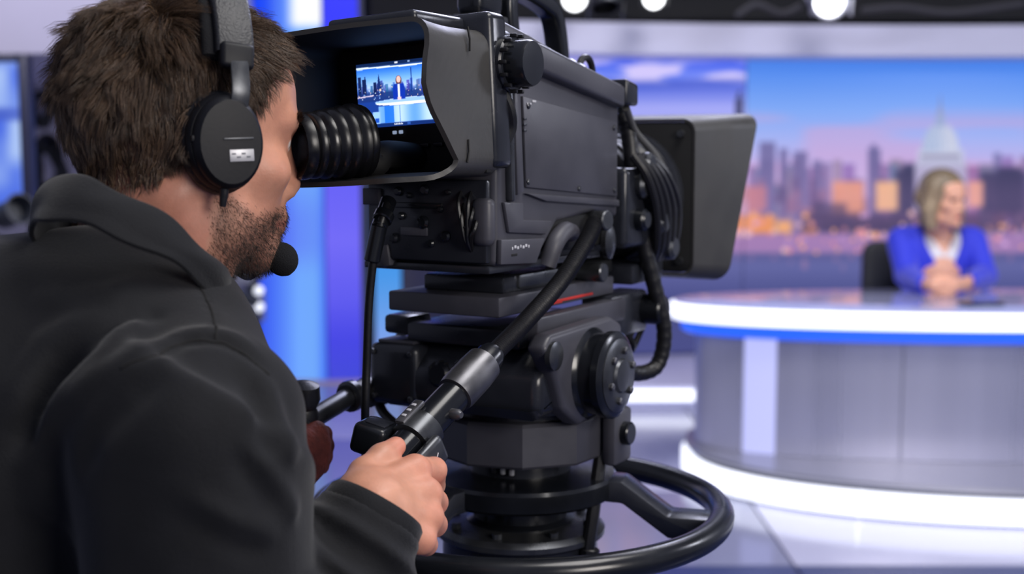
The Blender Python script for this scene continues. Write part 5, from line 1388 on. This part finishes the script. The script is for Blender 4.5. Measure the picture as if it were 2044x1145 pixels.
hue = g.random(NS)[:, None]; cn = (.5 + .5 * vnoise(roots, 60, 17))[:, None]
colr = np.array(lin(54, 42, 34)) * (1 - hue) + np.array(lin(116, 92, 72)) * hue; colr = colr * (.7 + .6 * cn)
M_hair = mat('hair_brown', (.04, .03, .02), .38, attr='col', spec=.6)
strands('hair', roots, nrm, flw, Ln.astype(np.float32), (g.uniform(.00022, .00040, NS)).astype(np.float32), M_hair, op, 4, lift.astype(np.float32), clump, .62, colr, .0035)
# stubble and beard
NBD = 9000
roots = sample(vH, fH, bd + .0, NBD, g)
nrm = grad(op_head, roots, .004); q = ((roots - HC) @ MH) / SH
fl = np.tile(a32(0, .35, -1.0), (NBD, 1)) + .45 * g.normal(size=(NBD, 3)); flw = (fl @ MH.T).astype(np.float32); flw /= np.linalg.norm(flw, axis=1, keepdims=True)
Ln = g.uniform(.0020, .0045, NBD) * (1 + .3 * sstep(-.085, -.11, q[:, 2]))
strands('beard', roots, nrm, flw, Ln.astype(np.float32), np.full(NBD, .00016, np.float32), M_hair, op, 2, np.full(NBD, .9, np.float32), None, 0, np.array(lin(46, 34, 28)) * g.uniform(.6, 1.6, (NBD, 1)))
# eyebrows
NE = 900
xx = g.uniform(.012, .050, NE) * g.choice([-1, 1], NE); zz = .021 + .006 * np.sin((np.abs(xx) - .012) / .038 * PI * .8) + g.normal(0, .0022, NE)
ql = np.stack([xx, .098 - 7.5 * np.clip(np.abs(xx) - .018, 0, 1) ** 2, zz], 1).astype(np.float32)
pw = (ql * SH) @ MH.T + HC
for _ in range(4):
    pw = (pw - grad(op_head, pw, .002) * op_head(pw)[:, None]).astype(np.float32)
nrm = grad(op_head, pw, .003); fl = np.stack([np.sign(xx), -.3 + 0 * xx, .25 + 0 * xx], 1) + .2 * g.normal(size=(NE, 3)); flw = (fl @ MH.T).astype(np.float32); flw /= np.linalg.norm(flw, axis=1, keepdims=True)
strands('eyebrows', pw, nrm, flw, g.uniform(.006, .010, NE).astype(np.float32), np.full(NE, .0002, np.float32), M_hair, op, 3, np.full(NE, .4, np.float32), None, 0, np.tile(np.array(lin(44, 32, 26)), (NE, 1)))

# ================================================================== HEADSET (worn, a thing of its own)
M_leather = mat('leather_black', lin(30, 31, 36), .45, var=.2, vscale=60, bump=.4, bscale=400)
M_plast = mat('plastic_black', lin(17, 18, 24), .50, var=.15, vscale=20, bump=.05, bscale=300, spec=.28)
M_foam = mat('foam_black', lin(9, 10, 16), .95, bump=.6, bscale=900)
hp = thing('headset', 'black over-ear headset with foam boom microphone on the operator', 'headset', tuple(map(float, HC)))
MH4 = Matrix(MH.tolist()).to_4x4()
def hpo(name, bm, m, parent=None, smooth=40):
    bm.transform(MH4); return obj(name, bm, m, hp if parent is None else parent, smooth)
def cup(s):
    tilt = Matrix.Rotation(math.radians(8), 4, 'X') @ Matrix.Rotation(s * PI / 2, 4, 'Y')
    X = Matrix.Translation((s * .071, .001, -.008)) @ tilt
    def oval(bm, prof, sx=.034, sy=.043, n=40):
        t = bmesh.new(); rows = []
        for k, z in prof: rows.append([t.verts.new((-(sy * k) * math.cos(2 * PI * i / n), (sx * k) * math.sin(2 * PI * i / n), z)) for i in range(n)])
        for a, b in zip(rows, rows[1:]):
            for i in range(n): t.faces.new((a[i], a[(i + 1) % n], b[(i + 1) % n], b[i]))
        t.faces.new(rows[0]); t.faces.new(list(reversed(rows[-1]))); t.transform(X); _merge(bm, t)
    bm = nb(); oval(bm, [(.85, 0), (.98, .002), (1.03, .007), (1.0, .013), (.93, .016)]); cu = hpo('cushion', bm, M_leather)
    bm = nb(); oval(bm, [(.90, .013), (.96, .015), (.96, .022), (.90, .026), (.60, .0275)]); cpn = hpo('ear_cup', bm, M_plast)
    bm = nb(); oval(bm, [(.92, .026), (.96, .028), (.93, .034), (.84, .0375), (.40, .0385)], .031, .041); pt = hpo('cup_plate', bm, M_plast, cpn)
    return X, cpn, pt
XR, cR_, pR_ = cup(1)
XLm, cL_, pL_ = cup(-1)
bm = nb(); b_box(bm, (.011, .008, .0389), (.010, .021, .0008), .0003, M=XR); tg_ = hpo('label_plate', bm, mat('label_silver', lin(186, 186, 190), .4, .3), cR_)
for k in range(4):
    bm = nb(); b_box(bm, (.0095 + .0028 * (k % 2), .001 + .0042 * k, .0395), (.0014, .0034, .0003), .0001, M=XR); hpo('label_print', bm, mat('label_ink', lin(110, 112, 120), .5), cR_)
bm = nb(); b_box(bm, (-.003, .006, .0388), (.0016, .026, .0012), .0004, M=XR); hpo('cup_groove', bm, M_gun, cR_)
bm = nb(); b_box(bm, (-.004, -.026, .028), (.006, .010, .006), .0015, M=XR); hpo('cup_switch', bm, M_rub, cR_)
bm = nb(); b_tube(bm, [tuple(XR @ Vector(p)) for p in ((.036, -.004, .026), (.044, -.005, .026), (.053, -.006, .024))], [.0042, .0036, .0028], 10); hpo('cable_relief', bm, M_rub, cR_)
# fork on each side, headband over the crown
def arcp(t, r=.0, back=0.):
    """point of the headband, t -1 (left ear) .. 1 (right ear)"""
    a = t * math.radians(88); return Vector(((.101 + r) * math.sin(a), .004 + back, .004 + (.142 + r) * math.cos(a)))
for s in (-1, 1):
    bm = nb(); b_tube(bm, smooth_path([Vector((s * .105, .006, .020)), Vector((s * .107, .006, .036)), Vector((s * .102, .005, .056)), Vector((s * .0985, .005, .066))], 6), 1., 8, sec=rrect(.0016, .0080, .0012, 2), up=(1, 0, 0)); sl_ = hpo('slider', bm, M_gun)
    bm = nb(); b_box(bm, (0, 0, 0), (.012, .029, .022), .004, 3, M=Matrix.Translation((s * .0955, .004, .064)) @ Matrix.Rotation(-s * .2, 4, 'Y')); hpo('slider_cap', bm, M_plast)
    bm = nb(); b_lathe(bm, [(.006, 0), (.008, .002), (.008, .004), (.005, .006)], 16, axis_M((s * .102, .006, .022), (s, 0, 0))); hpo('pivot', bm, M_plast)
tt = np.linspace(-.73, .73, 40)
bm = nb(); b_tube(bm, [arcp(t) for t in tt], 1., 8, sec=rrect(.0055, .0165, .003, 3), up=(0, 0, 1) if False else None); hpo('headband', bm, M_leather)
bm = nb(); b_tube(bm, [arcp(t, -.0085, -.010) for t in tt], 1., 8, sec=rrect(.006, .0150, .005, 3)); hpo('headband_pad', bm, M_foam)
# boom from the far cup to the foam microphone
mic = A(563, 517, 1.165); qm = ((mic - HC) @ MH)
bm = nb(); b_lathe(bm, [(.001, -.0155)] + [(.0150 * math.cos(a), .0150 * math.sin(a)) for a in np.linspace(-1.3, 1.3, 12)] + [(.001, .0155)], 24, Matrix.Translation(V(qm)) @ Matrix.Rotation(.5, 4, 'X') @ Matrix.Diagonal((1, 1, 1.08, 1))); hpo('microphone_foam', bm, M_foam, None, 180)
bm = nb(); b_tube(bm, smooth_path([Vector((-.118, .0, -.03)), Vector((-.100, .05, -.085)), Vector((-.06, .080, -.128)), V(qm) + Vector((-.016, -.012, -.012)), V(qm)], 8), .0024, 8); hpo('boom', bm, M_rub)
bm = nb(); b_tube(bm, smooth_path([V(qm), V(qm) + Vector((-.005, -.004, .014)), V(qm) + Vector((-.02, -.004, .026))], 5), .0022, 8); hpo('boom_clip', bm, M_rub)
